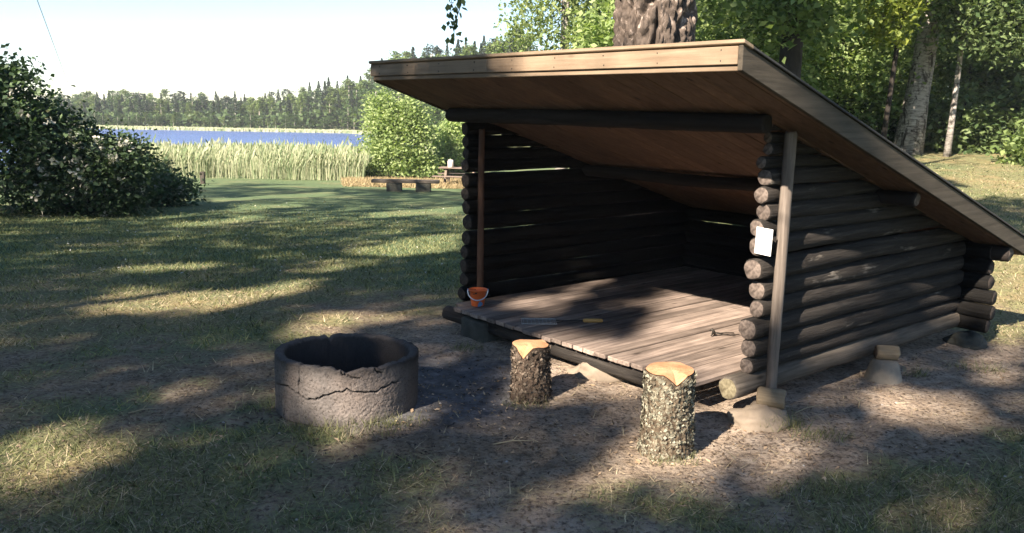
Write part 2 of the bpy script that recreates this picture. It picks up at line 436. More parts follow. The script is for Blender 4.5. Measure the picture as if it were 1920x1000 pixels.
def ground_material():
    m, t, b = nmat('ground_soil_and_turf')
    at = N(t, 'ShaderNodeAttribute', attribute_name='cover')
    sp = N(t, 'ShaderNodeSeparateColor'); t.links.new(at.outputs['Color'], sp.inputs[0])
    v = coords(t)
    f1 = nz(t, v, 2.2, 8, .7); f2 = nz(t, v, 38, 5, .7); f3 = nz(t, v, 9, 6, .7)
    soil = ramp(t, f3, [(.28, (.21, .155, .112)), (.5, (.40, .315, .24)), (.72, (.55, .455, .365))])
    soil = mix(t, ramp(t, f2, [(.38, (.85, .85, .85)), (.5, (0, 0, 0))]), soil, (.10, .078, .063))
    a2 = N(t, 'ShaderNodeAttribute', attribute_name='trodden')
    soil = mix(t, a2.outputs['Fac'], mix(t, 1.0, soil, (.66, .66, .62), 'MULTIPLY'), soil)
    turf = ramp(t, f2, [(.3, (.055, .082, .042)), (.52, (.13, .18, .088)), (.75, (.24, .29, .145))])
    dry = ramp(t, f2, [(.3, (.13, .105, .055)), (.55, (.31, .25, .13)), (.75, (.50, .41, .21))])
    tf = N(t, 'ShaderNodeMath', operation='MULTIPLY'); t.links.new(sp.outputs[1], tf.inputs[0]); t.links.new(ramp(t, f1, [(.3, (.2, .2, .2)), (.6, (1, 1, 1))]), tf.inputs[1])
    turf = mix(t, tf.outputs[0], turf, dry)
    # ragged edge between turf and soil
    ad = N(t, 'ShaderNodeMath', operation='MULTIPLY_ADD'); t.links.new(f2, ad.inputs[0]); ad.inputs[1].default_value = .9
    t.links.new(sp.outputs[0], ad.inputs[2])
    k = N(t, 'ShaderNodeMapRange'); t.links.new(ad.outputs[0], k.inputs[0]); k.inputs[1].default_value = .68; k.inputs[2].default_value = 1.0
    c = mix(t, k.outputs[0], soil, turf)
    asc = ramp(t, f3, [(.3, (.06, .06, .063)), (.55, (.16, .157, .163)), (.75, (.31, .305, .31))])
    c = mix(t, sp.outputs[2], c, asc)
    setc(t, b, c); b.inputs['Roughness'].default_value = .95; b.inputs['Specular IOR Level'].default_value = .1
    ah = N(t, 'ShaderNodeMath', operation='ADD'); t.links.new(f2, ah.inputs[0]); t.links.new(f3, ah.inputs[1])
    bump(t, b, ah.outputs[0], .8, .03)
    return m
M['ground'] = ground_material()
build_ground()

# lake
def lake():
    m, t, b = nmat('lake_water')
    b.inputs['Base Color'].default_value = (.085, .135, .31, 1); b.inputs['Roughness'].default_value = .25
    b.inputs['Specular IOR Level'].default_value = .35
    v = coords(t, (.35, 1.6, 1)); f = nz(t, v, 1.2, 4, .7)
    bump(t, b, f, 1.0, .5)
    V = [(-180, 40, LAKE), (10, 40, LAKE), (10, 180, LAKE), (-180, 180, LAKE)]
    tag(link('lake_water', pymesh('lake_water', V, [(0, 1, 2, 3)], m)), kind='structure')
lake()

# ------------------------------------------------------------------ the lean-to shelter (local frame: x along the front, y to the back)
W, D = 2.57, 2.594
DECK = .195
SL = .322
VF, VB = -.757, 2.93
UL, UR = -W - .206, .342
def zu(v): return 1.842 - SL * (v - VF)      # underside of the ceiling boards
def zt(v): return 1.958 - SL * (v - VF)      # top of the roof edge
shelter = empty('log_shelter', (OX, OY, 0), -YAW)
tag(shelter, 'open fronted dark log lean-to shelter with sloping board roof and plank floor', 'shelter')

def section(name, label):
    o = bpy.data.objects.new(name, None); COL.objects.link(o); o.parent = shelter; o.empty_display_size = .1; o['label'] = label
    return o
wall_r = section('wall', 'log side wall with weathered grey patches')
wall_l = section('wall', 'sooty dark log side wall with light showing through the gaps')
wall_b = section('wall', 'low dark log back wall')
floor_part = section('floor', 'worn plank floor raised on logs')
def log_mesh(name, length, r0, r1, seed, n=18, clamp=None, org=None, ax='y', ends=(1, 1)):
    """a log along local +X from 0; wobbly, tapered, with bevelled end faces"""
    rs = random.Random(seed); seg = max(4, int(length / .075))
    V = []; Fs = []; mi = []
    ph = rs.random() * 50
    st = [(-.0, .86)] + [(.012 + (length - .024) * i / seg, 1.0) for i in range(seg + 1)] + [(length, .86)]
    for i, (x, k) in enumerate(st):
        f = x / length; r = (r0 + (r1 - r0) * f) * k
        cy = mn.noise(Vector((x * 1.1, ph, 0))) * .016; cz = mn.noise(Vector((x * 1.1, ph, 7))) * .009
        for j in range(n):
            t = 2 * math.pi * j / n
            q = r * (1 + .10 * mn.noise(Vector((x * 3, math.cos(t) * 1.6 + ph, math.sin(t) * 1.6))) + .07 * mn.noise(Vector((x * 14, math.cos(t) * 4 + ph, math.sin(t) * 4))))
            xx = x + (.010 * mn.noise(Vector((math.cos(t), math.sin(t), ph))) if i in (0, len(st) - 1) else 0)
            V.append((xx, cy + q * math.cos(t), cz + q * math.sin(t)))
    for i in range(len(st) - 1):
        for j in range(n):
            j2 = (j + 1) % n
            Fs.append((i * n + j, i * n + j2, (i + 1) * n + j2, (i + 1) * n + j)); mi.append(0)
    c0 = len(V); V.append((.004, np.mean([V[j][1] for j in range(n)]), np.mean([V[j][2] for j in range(n)])))
    L = (len(st) - 1) * n
    c1 = len(V); V.append((length - .004, np.mean([V[L + j][1] for j in range(n)]), np.mean([V[L + j][2] for j in range(n)])))
    for j in range(n):
        j2 = (j + 1) % n
        Fs.append((c0, j2, j)); mi.append(1)
        Fs.append((c1, L + j, L + j2)); mi.append(1)
    return V, Fs, mi
def place_log(name, a, b, r0, r1, seed, mats, parent=shelter, clamp=False, smooth=True):
    a = Vector(a); b = Vector(b); L = (b - a).length
    V, Fs, mi = log_mesh(name, L, r0, r1, seed)
    q = (b - a).to_track_quat('X', 'Z').to_matrix()
    if clamp:
        qi = q.transposed(); W2 = []
        for v in V:
            p = q @ Vector(v) + a
            lim = zu(p.y) - .003
            if p.z > lim: p.z = lim
            W2.append(qi @ (p - a))
        V = W2
    me = pymesh(name, V, Fs, mats, mi, smooth)
    o = link(name, me, parent, a); o.rotation_euler = q.to_euler()
    return o
M['sill'] = wood('weathered_sill', (.05, .042, .034), (.19, .16, .13), 'X', .85, 1.0, .3)
LM = [M['log'], M['log_end']]
zR = [.281, .379, .494, .599, .703, .822, .948, 1.046, 1.133, 1.224, 1.324, 1.397, 1.467, 1.532, 1.60]
zL = [.13, .227, .342, .452, .557, .662, .787, .903, 1.006, 1.108, 1.222, 1.31, 1.403, 1.502]
zB = [.16, .262, .372, .482, .59, .70]
def radii(zs, gap):
    out = []
    for i, z in enumerate(zs):
        lo = z - zs[i - 1] if i else zs[1] - z
        hi = zs[i + 1] - z if i < len(zs) - 1 else lo
        out.append((lo + hi) / 4 * gap)
    return out
def roof_end(z, r):      # how far back a log of this height may run before it is above the roof
    return min(2.86, (1.842 - (z - r * .9)) / SL + VF)
for i, (z, r) in enumerate(zip(zR, radii(zR, 1.03))):
    v0 = -.02 + random.uniform(-.035, .02)
    v1 = roof_end(z, r)
    if v1 > 2.5: v1 = 2.80 + random.uniform(-.03, .06)
    r *= random.choice((.93, .97, 1.02, 1.08)); place_log('log', (random.uniform(-.012, .012), v0, z), (random.uniform(-.01, .01), v1, z), r * 1.02, r * .97, 100 + i, LM, wall_r, clamp=True)
place_log('log', (-.02, -.19, .176), (0, 2.86, .165), .066, .062, 130, [M['sill'], M['sill_end']], wall_r)
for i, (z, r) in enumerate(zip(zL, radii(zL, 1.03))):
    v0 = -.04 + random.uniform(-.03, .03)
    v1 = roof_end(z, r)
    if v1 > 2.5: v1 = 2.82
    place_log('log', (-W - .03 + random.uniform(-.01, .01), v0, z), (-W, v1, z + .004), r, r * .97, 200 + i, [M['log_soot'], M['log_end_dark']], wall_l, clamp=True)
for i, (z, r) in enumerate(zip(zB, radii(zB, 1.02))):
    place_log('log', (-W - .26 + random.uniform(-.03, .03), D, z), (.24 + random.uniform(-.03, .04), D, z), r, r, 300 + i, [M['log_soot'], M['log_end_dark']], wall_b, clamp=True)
# posts that clamp the log ends
def post(a, b, r0, r1, seed, mat):
    V, Fs, mi = log_mesh('post', (Vector(b) - Vector(a)).length, r0, r1, seed, 12)
    q = (Vector(b) - Vector(a)).to_track_quat('X', 'Y').to_matrix()
    V = [q @ Vector(v) for v in V]
    return link('post', pymesh('post', V, Fs, [mat, mat], mi, True), shelter, a)
post((.098, .045, .125), (.090, .06, 1.56), .030, .032, 11, M['post'])
post((-W + .092, .02, DECK), (-W + .09, .02, 1.50), .026, .023, 12, M['post_red'])
# beams
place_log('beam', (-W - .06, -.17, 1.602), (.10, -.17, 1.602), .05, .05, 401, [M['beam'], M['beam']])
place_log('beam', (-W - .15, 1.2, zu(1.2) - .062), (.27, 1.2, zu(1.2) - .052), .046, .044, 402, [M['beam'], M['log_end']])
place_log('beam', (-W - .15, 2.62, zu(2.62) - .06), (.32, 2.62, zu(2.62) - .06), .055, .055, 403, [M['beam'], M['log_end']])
# ceiling boards
roof = MB().box(UL + .028, UR - .028, VF + .03, VB, 0, .08, .003, lambda a, b, c: (a, b, zu(b) + .022 + c)).build('roof', M['felt'], shelter)
x = UL + .03; i = 0
while x < UR - .05:
    wd = min(.112, UR - .028 - x)
    dz = random.uniform(-.0015, .0015)
    MB().box(x + .0015, x + wd - .0015, VF + .035, VB - .01, 0, .018, .003, lambda a, b, c, dz=dz: (a, b, zu(b) + c + dz)).build('ceiling_board', M['ceil'], roof)
    x += wd; i += 1
# roof cover
# edge boards
MB().box(UL + .0, -1.452, VF - .0, VF + .024, 1.862, 1.941, .003).build('fascia_board', M['fascia_x'], roof)
MB().box(-1.448, UR - .027, VF - .002, VF + .022, 1.8605, 1.9395, .003).build('fascia_board', M['fascia_x'], roof)
MB().box(UL - .004, UR + .012, VF - .014, VF + .06, 0, .018, .003, lambda a, b, c: (a, b, zt(b) - .013 + c)).build('cap_strip', M['fascia_x'], roof)
MB().box(UL + .02, UR - .03, VF + .012, VF + .034, 1.833, 1.859, .003).build('drip_strip', M['fascia_x'], roof)
for s, (a0, a1) in enumerate(((UR - .025, UR), (UL, UL + .025))):
    y0 = VF - .002 if s == 0 else VF + .026
    MB().box(a0, a1, y0, VB, -.124, -.012, .003, lambda a, b, c: (a, b, zt(b) + c)).build('rake_board', M['fascia_y'], roof)
    e0, e1 = (a0 - .02, a1 + .012) if s == 0 else (a0 - .012, a1 + .02)
    MB().box(e0, e1, VF + .062, VB + .01, 0, .012, .002, lambda a, b, c: (a, b, zt(b) - .010 + c)).build('edge_flashing', M['felt'], roof)
for k in range(9):
    xx = UL + .12 + k * .36
    for zz in (1.878, 1.925):
        MB().tube([(xx + random.uniform(-.01, .01), VF - .0025, zz), (xx, VF + .004, zz)], .0042, 7).build('nail', M['iron'], roof)
# floor
u = -W + .185; k = 0
while u < -.075:
    wd = random.uniform(.092, .102)
    if u + wd > -.06: break
    z = DECK + random.uniform(-.004, .003); e = random.uniform(-.012, .012)
    tw = random.uniform(-.003, .003)
    MB().box(u + .0045, u + wd - .0045, -.31 + e, D - .06, z - .028, z, .004, lambda a, b, c, tw=tw, u=u: (a, b, c + tw * (a - u) / .1)).build('floor_plank', M['deck'], floor_part)
    u += wd; k += 1
# the strip of floor beside the left wall starts behind the corner
MB().box(-W + .075, -W + .182, -.20, D - .06, DECK - .03, DECK - .002, .004).build('floor_plank', M['deck'], floor_part)
for v in (-.215, 1.1, 2.35):
    place_log('floor_joist', (-W - .02, v, .104), (-.10 if v > 0 else -.28, v, .104), .056, .056, 500 + int(v * 10), LM, floor_part)

# ------------------------------------------------------------------ stones and supports under it
def boulder(name, loc, size, seed, mat, label, cat='stone', cut=0.0, sub=4, rough=.3, rz=0.0):
    import bmesh
    bm = bmesh.new(); bmesh.ops.create_icosphere(bm, subdivisions=sub, radius=1.0)
    for v in bm.verts:
        n = v.co.normalized()
        k = 1 + rough * mn.fractal(n * 1.3 + Vector((seed, 0, 0)), 1, 2, 4) + rough * .3 * mn.noise(n * 5 + Vector((0, seed, 0)))
        v.co = Vector((n.x * size[0], n.y * size[1], max(n.z, -.55) * size[2])) * k
    for f in bm.faces: f.smooth = True
    me = bpy.data.meshes.new(name); bm.to_mesh(me); bm.free(); me.materials.append(mat)
    o = link(name, me, None, loc); o.rotation_euler = (0, 0, rz)
    tag(o, label, cat); return o
def W3(u, v, z): x, y = world(u, v); return (x, y, z)
boulder('boulder', W3(.12, -.06, -.01), (.165, .15, .10), 3.3, M['stone'], 'pale boulder under the near front corner of the shelter')
boulder('boulder', W3(-.98, -.13, .0), (.22, .15, .12), 8.1, M['stone'], 'pale boulder under the middle of the plank floor edge')
def cone(name, loc, r0, r1, h, seed, mat, label, cat, rz=0, square=False):
    n = 24; V = []; Fs = []
    lv = [(0, r0), (h * .5, (r0 + r1) * .5), (h * .93, r1), (h, r1 * .86)]
    for z, r in lv:
        for j in range(n):
            t = 2 * math.pi * j / n
            k = 1 + .09 * mn.noise(Vector((math.cos(t) * 1.5 + seed, math.sin(t) * 1.5, z * 6)))
            if square: k *= min(1.32, 1 / max(abs(math.cos(t)), abs(math.sin(t))))
            V.append((r * k * math.cos(t), r * k * math.sin(t), z + .01 * mn.noise(Vector((math.cos(t) * 2, math.sin(t) * 2, seed)))))
    for i in range(len(lv) - 1):
        for j in range(n):
            j2 = (j + 1) % n; Fs.append((i * n + j, i * n + j2, (i + 1) * n + j2, (i + 1) * n + j))
    Fs.append([(len(lv) - 1) * n + j for j in range(n)])
    o = link(name, pymesh(name, V, Fs, mat, None, True), None, loc); o.rotation_euler = (0, 0, rz)
    tag(o, label, cat); return o
cone('concrete_block', W3(-2.16, -.17, -.05), .15, .14, .19, 2.2, M['concrete_dark'], 'square mossy concrete block under the far front corner of the floor', 'block', -YAW, True)
cone('concrete_footing', W3(.15, 1.24, -.03), .125, .08, .155, 5.0, M['concrete'], 'cone shaped concrete footing under the side wall of the shelter', 'footing')
boulder('boulder', W3(.10, 2.62, .0), (.14, .13, .08), 12.2, M['concrete_dark'], 'dark stone under the back corner of the shelter')
def billet(loc, L, r, rz, seed, label):
    V, Fs, mi = log_mesh('wood_billet', L, r, r * .96, seed, 16)
    V = [(v[0] - L / 2, v[1], v[2]) for v in V]
    o = link('wood_billet', pymesh('wood_billet', V, Fs, [M['billet'], M['log_end']], mi, True), None, loc)
    o.rotation_euler = (0, 0, rz); tag(o, label, 'log piece')
billet(W3(.125, .015, .118), .15, .056, -YAW + .5, 41, 'short round of wood on the boulder under the corner post')
billet(W3(.15, 1.26, .168), .14, .05, -YAW + .75, 42, 'short round of wood lying on top of the cone footing')

# ------------------------------------------------------------------ chopping-block stumps
def stump(loc, r, h, seed, notch_ang, notch, bark, label, lean=(0, 0), cutmat=None, flakes=1500, flakemat=None):
    root = empty('wood_stump', loc); tag(root, label, 'stump', 'stumps set in front of the floor')
    n, nz_ = 150, 64
    TH = np.linspace(0, 2 * math.pi, n, endpoint=False)
    def top(t):
        d = abs((t - notch_ang + math.pi) % (2 * math.pi) - math.pi)
        return h - notch * max(0, 1 - d / .55) ** 1.2 + .012 * mn.noise(Vector((math.cos(t) * 1.5 + seed, math.sin(t) * 1.5, 1)))
    V = []; Fs = []
    for i in range(nz_):
        f = i / (nz_ - 1)
        for t in TH:
            c, s_ = math.cos(t), math.sin(t)
            z = f * top(t)
            base = r * (1.05 - .06 * f + .05 * (1 - f) ** 3)
            a = mn.fractal(Vector((c * 1.2 + seed, s_ * 1.2, z * 3)), 1, 2, 3) * .06
            fis = mn.ridged_multi_fractal(Vector((c * 4.5, s_ * 4.5 + seed, z * 9)), .9, 2.1, 4, 1.0, 2.0) * .06
            fl = mn.noise(Vector((c * 9, s_ * 9, z * 45 + seed))) * .05 + mn.noise(Vector((c * 22, s_ * 22, z * 110 + seed))) * .05
            tp = 1 - .8 * max(0, (f - .86) / .14); q = base * (1 + a * (.5 + .5 * tp) + (fl - fis) * tp - .05 * (1 - tp))
            V.append((q * c + lean[0] * z, q * s_ + lean[1] * z, z - .01))
    for i in range(nz_ - 1):
        for j in range(n):
            j2 = (j + 1) % n; Fs.append((i * n + j, i * n + j2, (i + 1) * n + j2, (i + 1) * n + j))
    link('bark', pymesh('bark', V, Fs, bark, None, True), root)
    rq = np.random.default_rng(int(seed * 10)); nf = flakes
    VA = np.array(V); i0 = rq.integers(0, len(VA) - 3 * n, nf) + n; C = VA[i0]; out = np.stack([C[:, 0], C[:, 1], np.zeros(nf)], 1); out /= np.linalg.norm(out, axis=1)[:, None]
    sz = (.005 + .015 * rq.random(nf) ** 1.5)[:, None]; side = np.cross(out, [0, 0, 1.0]); upv = np.array([[0, 0, 1.0]]) + out * rq.uniform(-.2, .9, (nf, 1)) + side * rq.normal(size=(nf, 1)) * .4
    C = C + out * .004; FV = np.empty((nf, 4, 3)); a_ = side + rq.normal(size=(nf, 3)) * .35
    FV[:, 0] = C - upv * sz * .6; FV[:, 2] = C + upv * sz * .6; FV[:, 1] = C + a_ * sz * .55 + out * sz * .3; FV[:, 3] = C - a_ * sz * .55 + out * sz * .3
    tag(link('bark_flakes', npmesh('bark_flakes', FV.reshape(-1, 3), np.arange(4 * nf).reshape(nf, 4), flakemat), root), kind='stuff')
    # cut face: concentric rings from the centre, bent down at the notch
    CV = [(lean[0] * h, lean[1] * h, h + .002)]; CF = []
    L = (nz_ - 1) * n
    rings = [.25, .5, .72, .9, .985]
    for k in rings:
        for j, t in enumerate(TH):
            o = V[L + j]; e = k ** 2.5
            wz = h + .004 * mn.noise(Vector((o[0] * k * 30, o[1] * k * 30, seed)))
            CV.append((lean[0] * h + (o[0] - lean[0] * h) * k, lean[1] * h + (o[1] - lean[1] * h) * k, wz * (1 - e) + (o[2] + .003) * e))
    for j in range(n): CF.append((0, 1 + j, 1 + (j + 1) % n))
    for i in range(len(rings) - 1):
        for j in range(n):
            j2 = (j + 1) % n; a = 1 + i * n; b = 1 + (i + 1) * n
            CF.append((a + j, b + j, b + j2, a + j2))
    link('cut_face', pymesh('cut_face', CV, CF, cutmat or M['cut'], None, True), root)
    return root
M['lichen_bark'] = rough_bark('lichen_bark', (.022, .016, .012), (.12, .09, .06), (.33, .31, .235), (22, 22, 16), .52)
M['lichen'] = foliage('lichen_flakes', (.06, .047, .033), (.36, .35, .27), .05, .9)
M['flake'] = foliage('bark_flake', (.03, .022, .016), (.20, .16, .125), .05, .9)
M['stump_bark'] = rough_bark('brown_stump_bark', (.018, .013, .01), (.07, .05, .037), (.22, .18, .14), (11, 11, 6), .58)
stump((.775, 3.985, 0), .125, .43, 2.7, -1.45, .05, M['lichen_bark'], 'thick lichen covered stump with pale cut top nearest the viewer', (.0, .0), None, 2200, M['lichen'])
stump((.125, 4.74, 0), .112, .335, 9.4, -2.0, .07, M['stump_bark'], 'slimmer dark barked stump with a split rim beside the fire ring', (-.03, 0), None, 1300, M['flake'])

# ------------------------------------------------------------------ concrete fire ring
def ring_material():
    m, t, b = nmat('burnt_concrete')
    v = coords(t); f = nz(t, v, 7, 7, .7); f2 = nz(t, v, 85, 4, .7); f3 = nz(t, v, 3.2, 4, .6)
    c = ramp(t, f, [(.3, (.095, .085, .08)), (.55, (.17, .15, .138)), (.75, (.25, .22, .2))])
    c = mix(t, ramp(t, f3, [(.47, (0, 0, 0)), (.66, (.6, .6, .6))]), c, (.20, .155, .128))
    c = mix(t, ramp(t, f2, [(.36, (1, 1, 1)), (.46, (0, 0, 0))]), c, (.06, .05, .045))
    at = N(t, 'ShaderNodeAttribute', attribute_name='soot'); c = mix(t, at.outputs['Fac'], c, (.03, .028, .028))
    setc(t, b, c); b.inputs['Roughness'].default_value = .92
    bump(t, b, f2, .7, .01)
    return m
def fire_ring():
    root = empty('fire_ring', (RINGC[0], RINGC[1], 0)); tag(root, 'cracked round concrete fire ring with sooty broken rim on the grass', 'fire ring')
    n, nzv = 720, 84; r, th, h = .395, .055, .312
    # crack lines over (angle in degrees, height)
    cr1 = [(-152, .16), (-140, .175), (-131, .185), (-124, .165), (-118, .158), (-112, .140), (-104, .143), (-97, .165), (-88, .19), (-79, .200), (-68, .185), (-58, .18), (-46, .205), (-36, .215)]
    cr2 = [(-118, .158), (-119, .2), (-117.5, .25), (-118.5, .30), (-118, .33)]
    cr3 = [(-136, .15), (-137.5, .1), (-135.5, .05), (-137, 0)]
    cr4 = [(-55, .33), (-58, .30), (-52, .27)]
    cr5 = [(-86, .33), (-83, .285), (-76, .27), (-70, .262)]
    def segd(p, q, a, b):
        ax, ay = a; bx, by = b; dx, dy = bx - ax, by - ay; L = dx * dx + dy * dy
        t = max(0, min(1, ((p - ax) * dx + (q - ay) * dy) / L)); return math.hypot(p - ax - t * dx, q - ay - t * dy)
    lines = []
    for ln, wd in ((cr1, .0034), (cr2, .0022), (cr3, .0024), (cr4, .003), (cr5, .003)):
        P = [(R(a) * r, z) for a, z in ln]
        for a, b in zip(P[:-1], P[1:]): lines.append((a, b, wd))
    def rim(t):
        a = math.degrees(t)
        z = h + .007 * mn.fractal(Vector((math.cos(t) * 7, math.sin(t) * 7, 2)), 1, 2, 3)
        z -= .03 * max(0, 1 - abs(a + 80) / 13)          # the broken lip at the front
        z -= .012 * math.exp(-((a + 60) / 14) ** 2)
        z -= .02 * math.exp(-((a - 118) / 2.5) ** 2)
        return z
    V = []; soot_shade = []
    TH = -math.pi + 2 * math.pi * np.arange(n) / n
    for i in range(nzv):
        for t in TH:
            c, s_ = math.cos(t), math.sin(t)
            H_ = rim(t); z = H_ * i / (nzv - 1)
            q = r + .004 * mn.fractal(Vector((c * 3, s_ * 3, z * 8)), 1, 2, 4) + .0025 * mn.noise(Vector((c * 30, s_ * 30, z * 80)))
            d = 0; arc = t * r
            if -2.8 < t < -.5:
                for a, b, wd in lines:
                    if abs((a[0] + b[0]) / 2 - arc) < .09:
                        dd = segd(arc + .004 * mn.noise(Vector((arc * 60, z * 60, 3))), z + .012 * mn.noise(Vector((arc * 32, 1, 3))) + .005 * mn.noise(Vector((arc * 110, 1, 9))), a, b)
                        d = max(d, 1 - (dd / (wd * 1.5)) ** 2)
                # the upper part has slid out over the crack
                ang = math.degrees(t)
                if -150 < ang < -95:
                    zc = np.interp(ang, [p[0] for p in cr1], [p[1] for p in cr1])
                    q += .003 * (1 if z > zc else 0) * min(1, (ang + 150) / 15) * min(1, (-95 - ang) / 15)
            q -= .02 * max(0, d)
            V.append((q * c, q * s_, z - .01)); soot_shade.append(min(1, max(0, 1.6 * d, .75 * math.exp(-((H_ - z) / .03)) + .5 * float(sm(-.9, -.3, t)) * float(1 - sm(.2, 1.4, abs(t + .2))))))  # rim soot, plus dark painted into the cracks and the shaded right side
    L = len(V)
    for k, (off, dz) in enumerate(((-.012, .006), (-th + .012, .004), (-th, -.012), (-th, -.16), (-th - .002, -.32))):
        for t in TH:
            c, s_ = math.cos(t), math.sin(t); H_ = rim(t)
            chip = .012 * max(0, mn.noise(Vector((c * 12, s_ * 12, 5 + k))))
            q = r + off + .004 * mn.noise(Vector((c * 20, s_ * 20, k)))
            V.append((q * c, q * s_, max(.0, H_ + dz - chip - .01))); soot_shade.append(.55 if k < 2 else .92)
    rows = nzv + 5; Fs = []
    for i in range(rows - 1):
        for j in range(n):
            j2 = (j + 1) % n; Fs.append((i * n + j, i * n + j2, (i + 1) * n + j2, (i + 1) * n + j))
    me = npmesh('concrete_wall', np.array(V), np.array(Fs), ring_material(), smooth=True)
    at = me.attributes.new('soot', 'FLOAT', 'POINT'); at.data.foreach_set('value', np.array(soot_shade, np.float32))
    o = link('concrete_wall', me, root); o.rotation_euler = (R(-1.5), R(1.0), 0)
    # ash bed and charred wood
    V = [(0, 0, .06)]; Fs = []
    for i in range(1, 9):
        for j in range(40):
            t = 2 * math.pi * j / 40; q = .34 * i / 8
            V.append((q * math.cos(t), q * math.sin(t), .05 + .03 * fb(q * math.cos(t) * 8, q * math.sin(t) * 8, 3)))
    for j in range(40): Fs.append((0, 1 + j, 1 + (j + 1) % 40))
    for i in range(7):
        for j in range(40):
            a = 1 + i * 40; j2 = (j + 1) % 40; Fs.append((a + j, a + 40 + j, a + 40 + j2, a + j2))
    link('ash_bed', pymesh('ash_bed', V, Fs, M['ash'], None, True), root)
fire_ring()

# ------------------------------------------------------------------ small things on the floor
def at_floor(u, v, z=DECK): return W3(u, v, z + .002)
# toy bucket
def bucket():
    root = empty('toy_bucket', at_floor(-2.315, -.13)); tag(root, 'small orange toy bucket with pale handle on the far floor corner', 'bucket')
    m, t, b = nmat('orange_plastic'); v = coords(t); f = nz(t, v, 13, 2, .5); f2 = nz(t, v, 19, 2, .5)
    c = mix(t, ramp(t, f, [(.60, (0, 0, 0)), (.64, (1, 1, 1))]), (.62, .13, .035), (.10, .22, .42))
    c = mix(t, ramp(t, f2, [(.66, (0, 0, 0)), (.70, (1, 1, 1))]), c, (.05, .03, .03))
    setc(t, b, c); b.inputs['Roughness'].default_value = .4
    n = 40; prof = [(0, .001), (.044, 0), (.048, .006), (.056, .06), (.066, .118), (.072, .119), (.073, .126), (.067, .128), (.063, .118), (.053, .06), (.045, .010), (0, .009)]
    V = [];Fs = []
    for r_, z in prof:
        for j in range(n): V.append((max(r_, .0005) * math.cos(2 * math.pi * j / n), max(r_, .0005) * math.sin(2 * math.pi * j / n), z))
    for i in range(len(prof) - 1):
        for j in range(n): Fs.append((i * n + j, i * n + (j + 1) % n, (i + 1) * n + (j + 1) % n, (i + 1) * n + j))
    link('body', pymesh('body', V, Fs, m, None, True), root)
    pts = []
    for k in range(17):
        a = math.pi * k / 16
        pts.append((.074 * math.cos(a), -.020 - .062 * math.sin(a), .116 - .058 * math.sin(a)))
    MB().tube([(.074, 0, .12)] + pts + [(-.074, 0, .12)], .0042, 8).build('handle', plain('pale_blue_plastic', (.42, .52, .62), .4, .05, 4, 0), root, True)
    for s in (1, -1): MB().box(s * .074 - .006, s * .074 + .006, -.011, .011, .104, .128, .003).build('handle_lug', plain('blue_plastic', (.12, .22, .42), .4, .05, 4, 0), root)
bucket()
# wire grill basket with wooden handle
def grill():
    p0 = np.array(at_floor(-1.74, -.19)); p1 = np.array(at_floor(-1.39, .25))
    d = p1 - p0; L = np.hypot(d[0], d[1]); root = empty('grill_basket', tuple(p0), math.atan2(d[1], d[0]))
    tag(root, 'wire grill basket with yellow wooden handle lying on the plank floor', 'grill basket')
    b = MB(); w2 = .075; fl = .24
    b.tube([(0, -w2, .006), (fl, -w2, .006), (fl, w2, .006), (0, w2, .006), (0, -w2, .006)], .0045, 6)
    b.build('frame', M['wire'], root)
    for i in range(9):
        x_ = fl * (i + .5) / 9; MB().tube([(x_, -w2, .0075), (x_, w2, .0075)], .0022, 5).build('wire_bar', M['wire'], root)
    for i in range(3):
        y_ = -w2 + 2 * w2 * (i + 1) / 4; MB().tube([(0, y_, .009), (fl, y_, .009)], .0022, 5).build('wire_bar', M['wire'], root)
    MB().tube([(fl, -.03, .006), (fl + .06, -.004, .013), (L - .13, -.004, .014)], .003, 6).build('rod', M['iron'], root)
    MB().tube([(fl, .03, .006), (fl + .06, .006, .013), (L - .13, .006, .014)], .003, 6).build('rod', M['iron'], root)
    hb = MB(); hb.tube([(L - .135, 0, .016), (L - .125, 0, .016), (L - .06, 0, .016), (L - .005, 0, .016), (L + .004, 0, .016)], [.009, .0135, .0145, .0135, .009], 14)
    hb.build('handle', M['handle'], root, True)
grill()
def tongs():
    p = at_floor(-.70, .60); root = empty('fire_tongs', p, R(15)); tag(root, 'small dark iron tongs with thin bent legs lying on the sunny planks', 'tongs')
    MB().tube([(-.03, .01, .035), (-.018, .004, .045), (-.006, 0, .03), (.004, 0, .012)], [.006, .010, .010, .007], 8).build('jaw', M['iron'], root, True)
    MB().tube([(-.012, .0, .022), (-.03, -.012, .006)], [.007, .004], 8).build('jaw', M['iron'], root, True)
    MB().tube([(-.008, 0, .026), (.05, .012, .014), (.10, .03, .010), (.16, .028, .006)], [.005, .004, .0035, .003], 8).build('leg', M['iron'], root, True)
    MB().tube([(-.008, 0, .022), (.05, -.004, .012), (.11, -.016, .006), (.18, -.006, .005)], [.005, .004, .0035, .003], 8).build('leg', M['iron'], root, True)
tongs()
# notice
nb = MB().box(-.05, .05, -.0012, .0012, -.072, .072, .0005)
no = nb.build('paper_notice', M['paper']); no.location = W3(.055, -.06, .985); no.rotation_euler = (R(2), R(3), -YAW)
no.name = 'paper_notice'; tag(no, 'blank white paper notice pinned to the log ends by the post', 'notice')
for z_ in (.072, -.072):
    tk = MB().tube([(0, -.004, z_), (0, .003, z_)], .003, 8).build('tack', M['iron'], no)

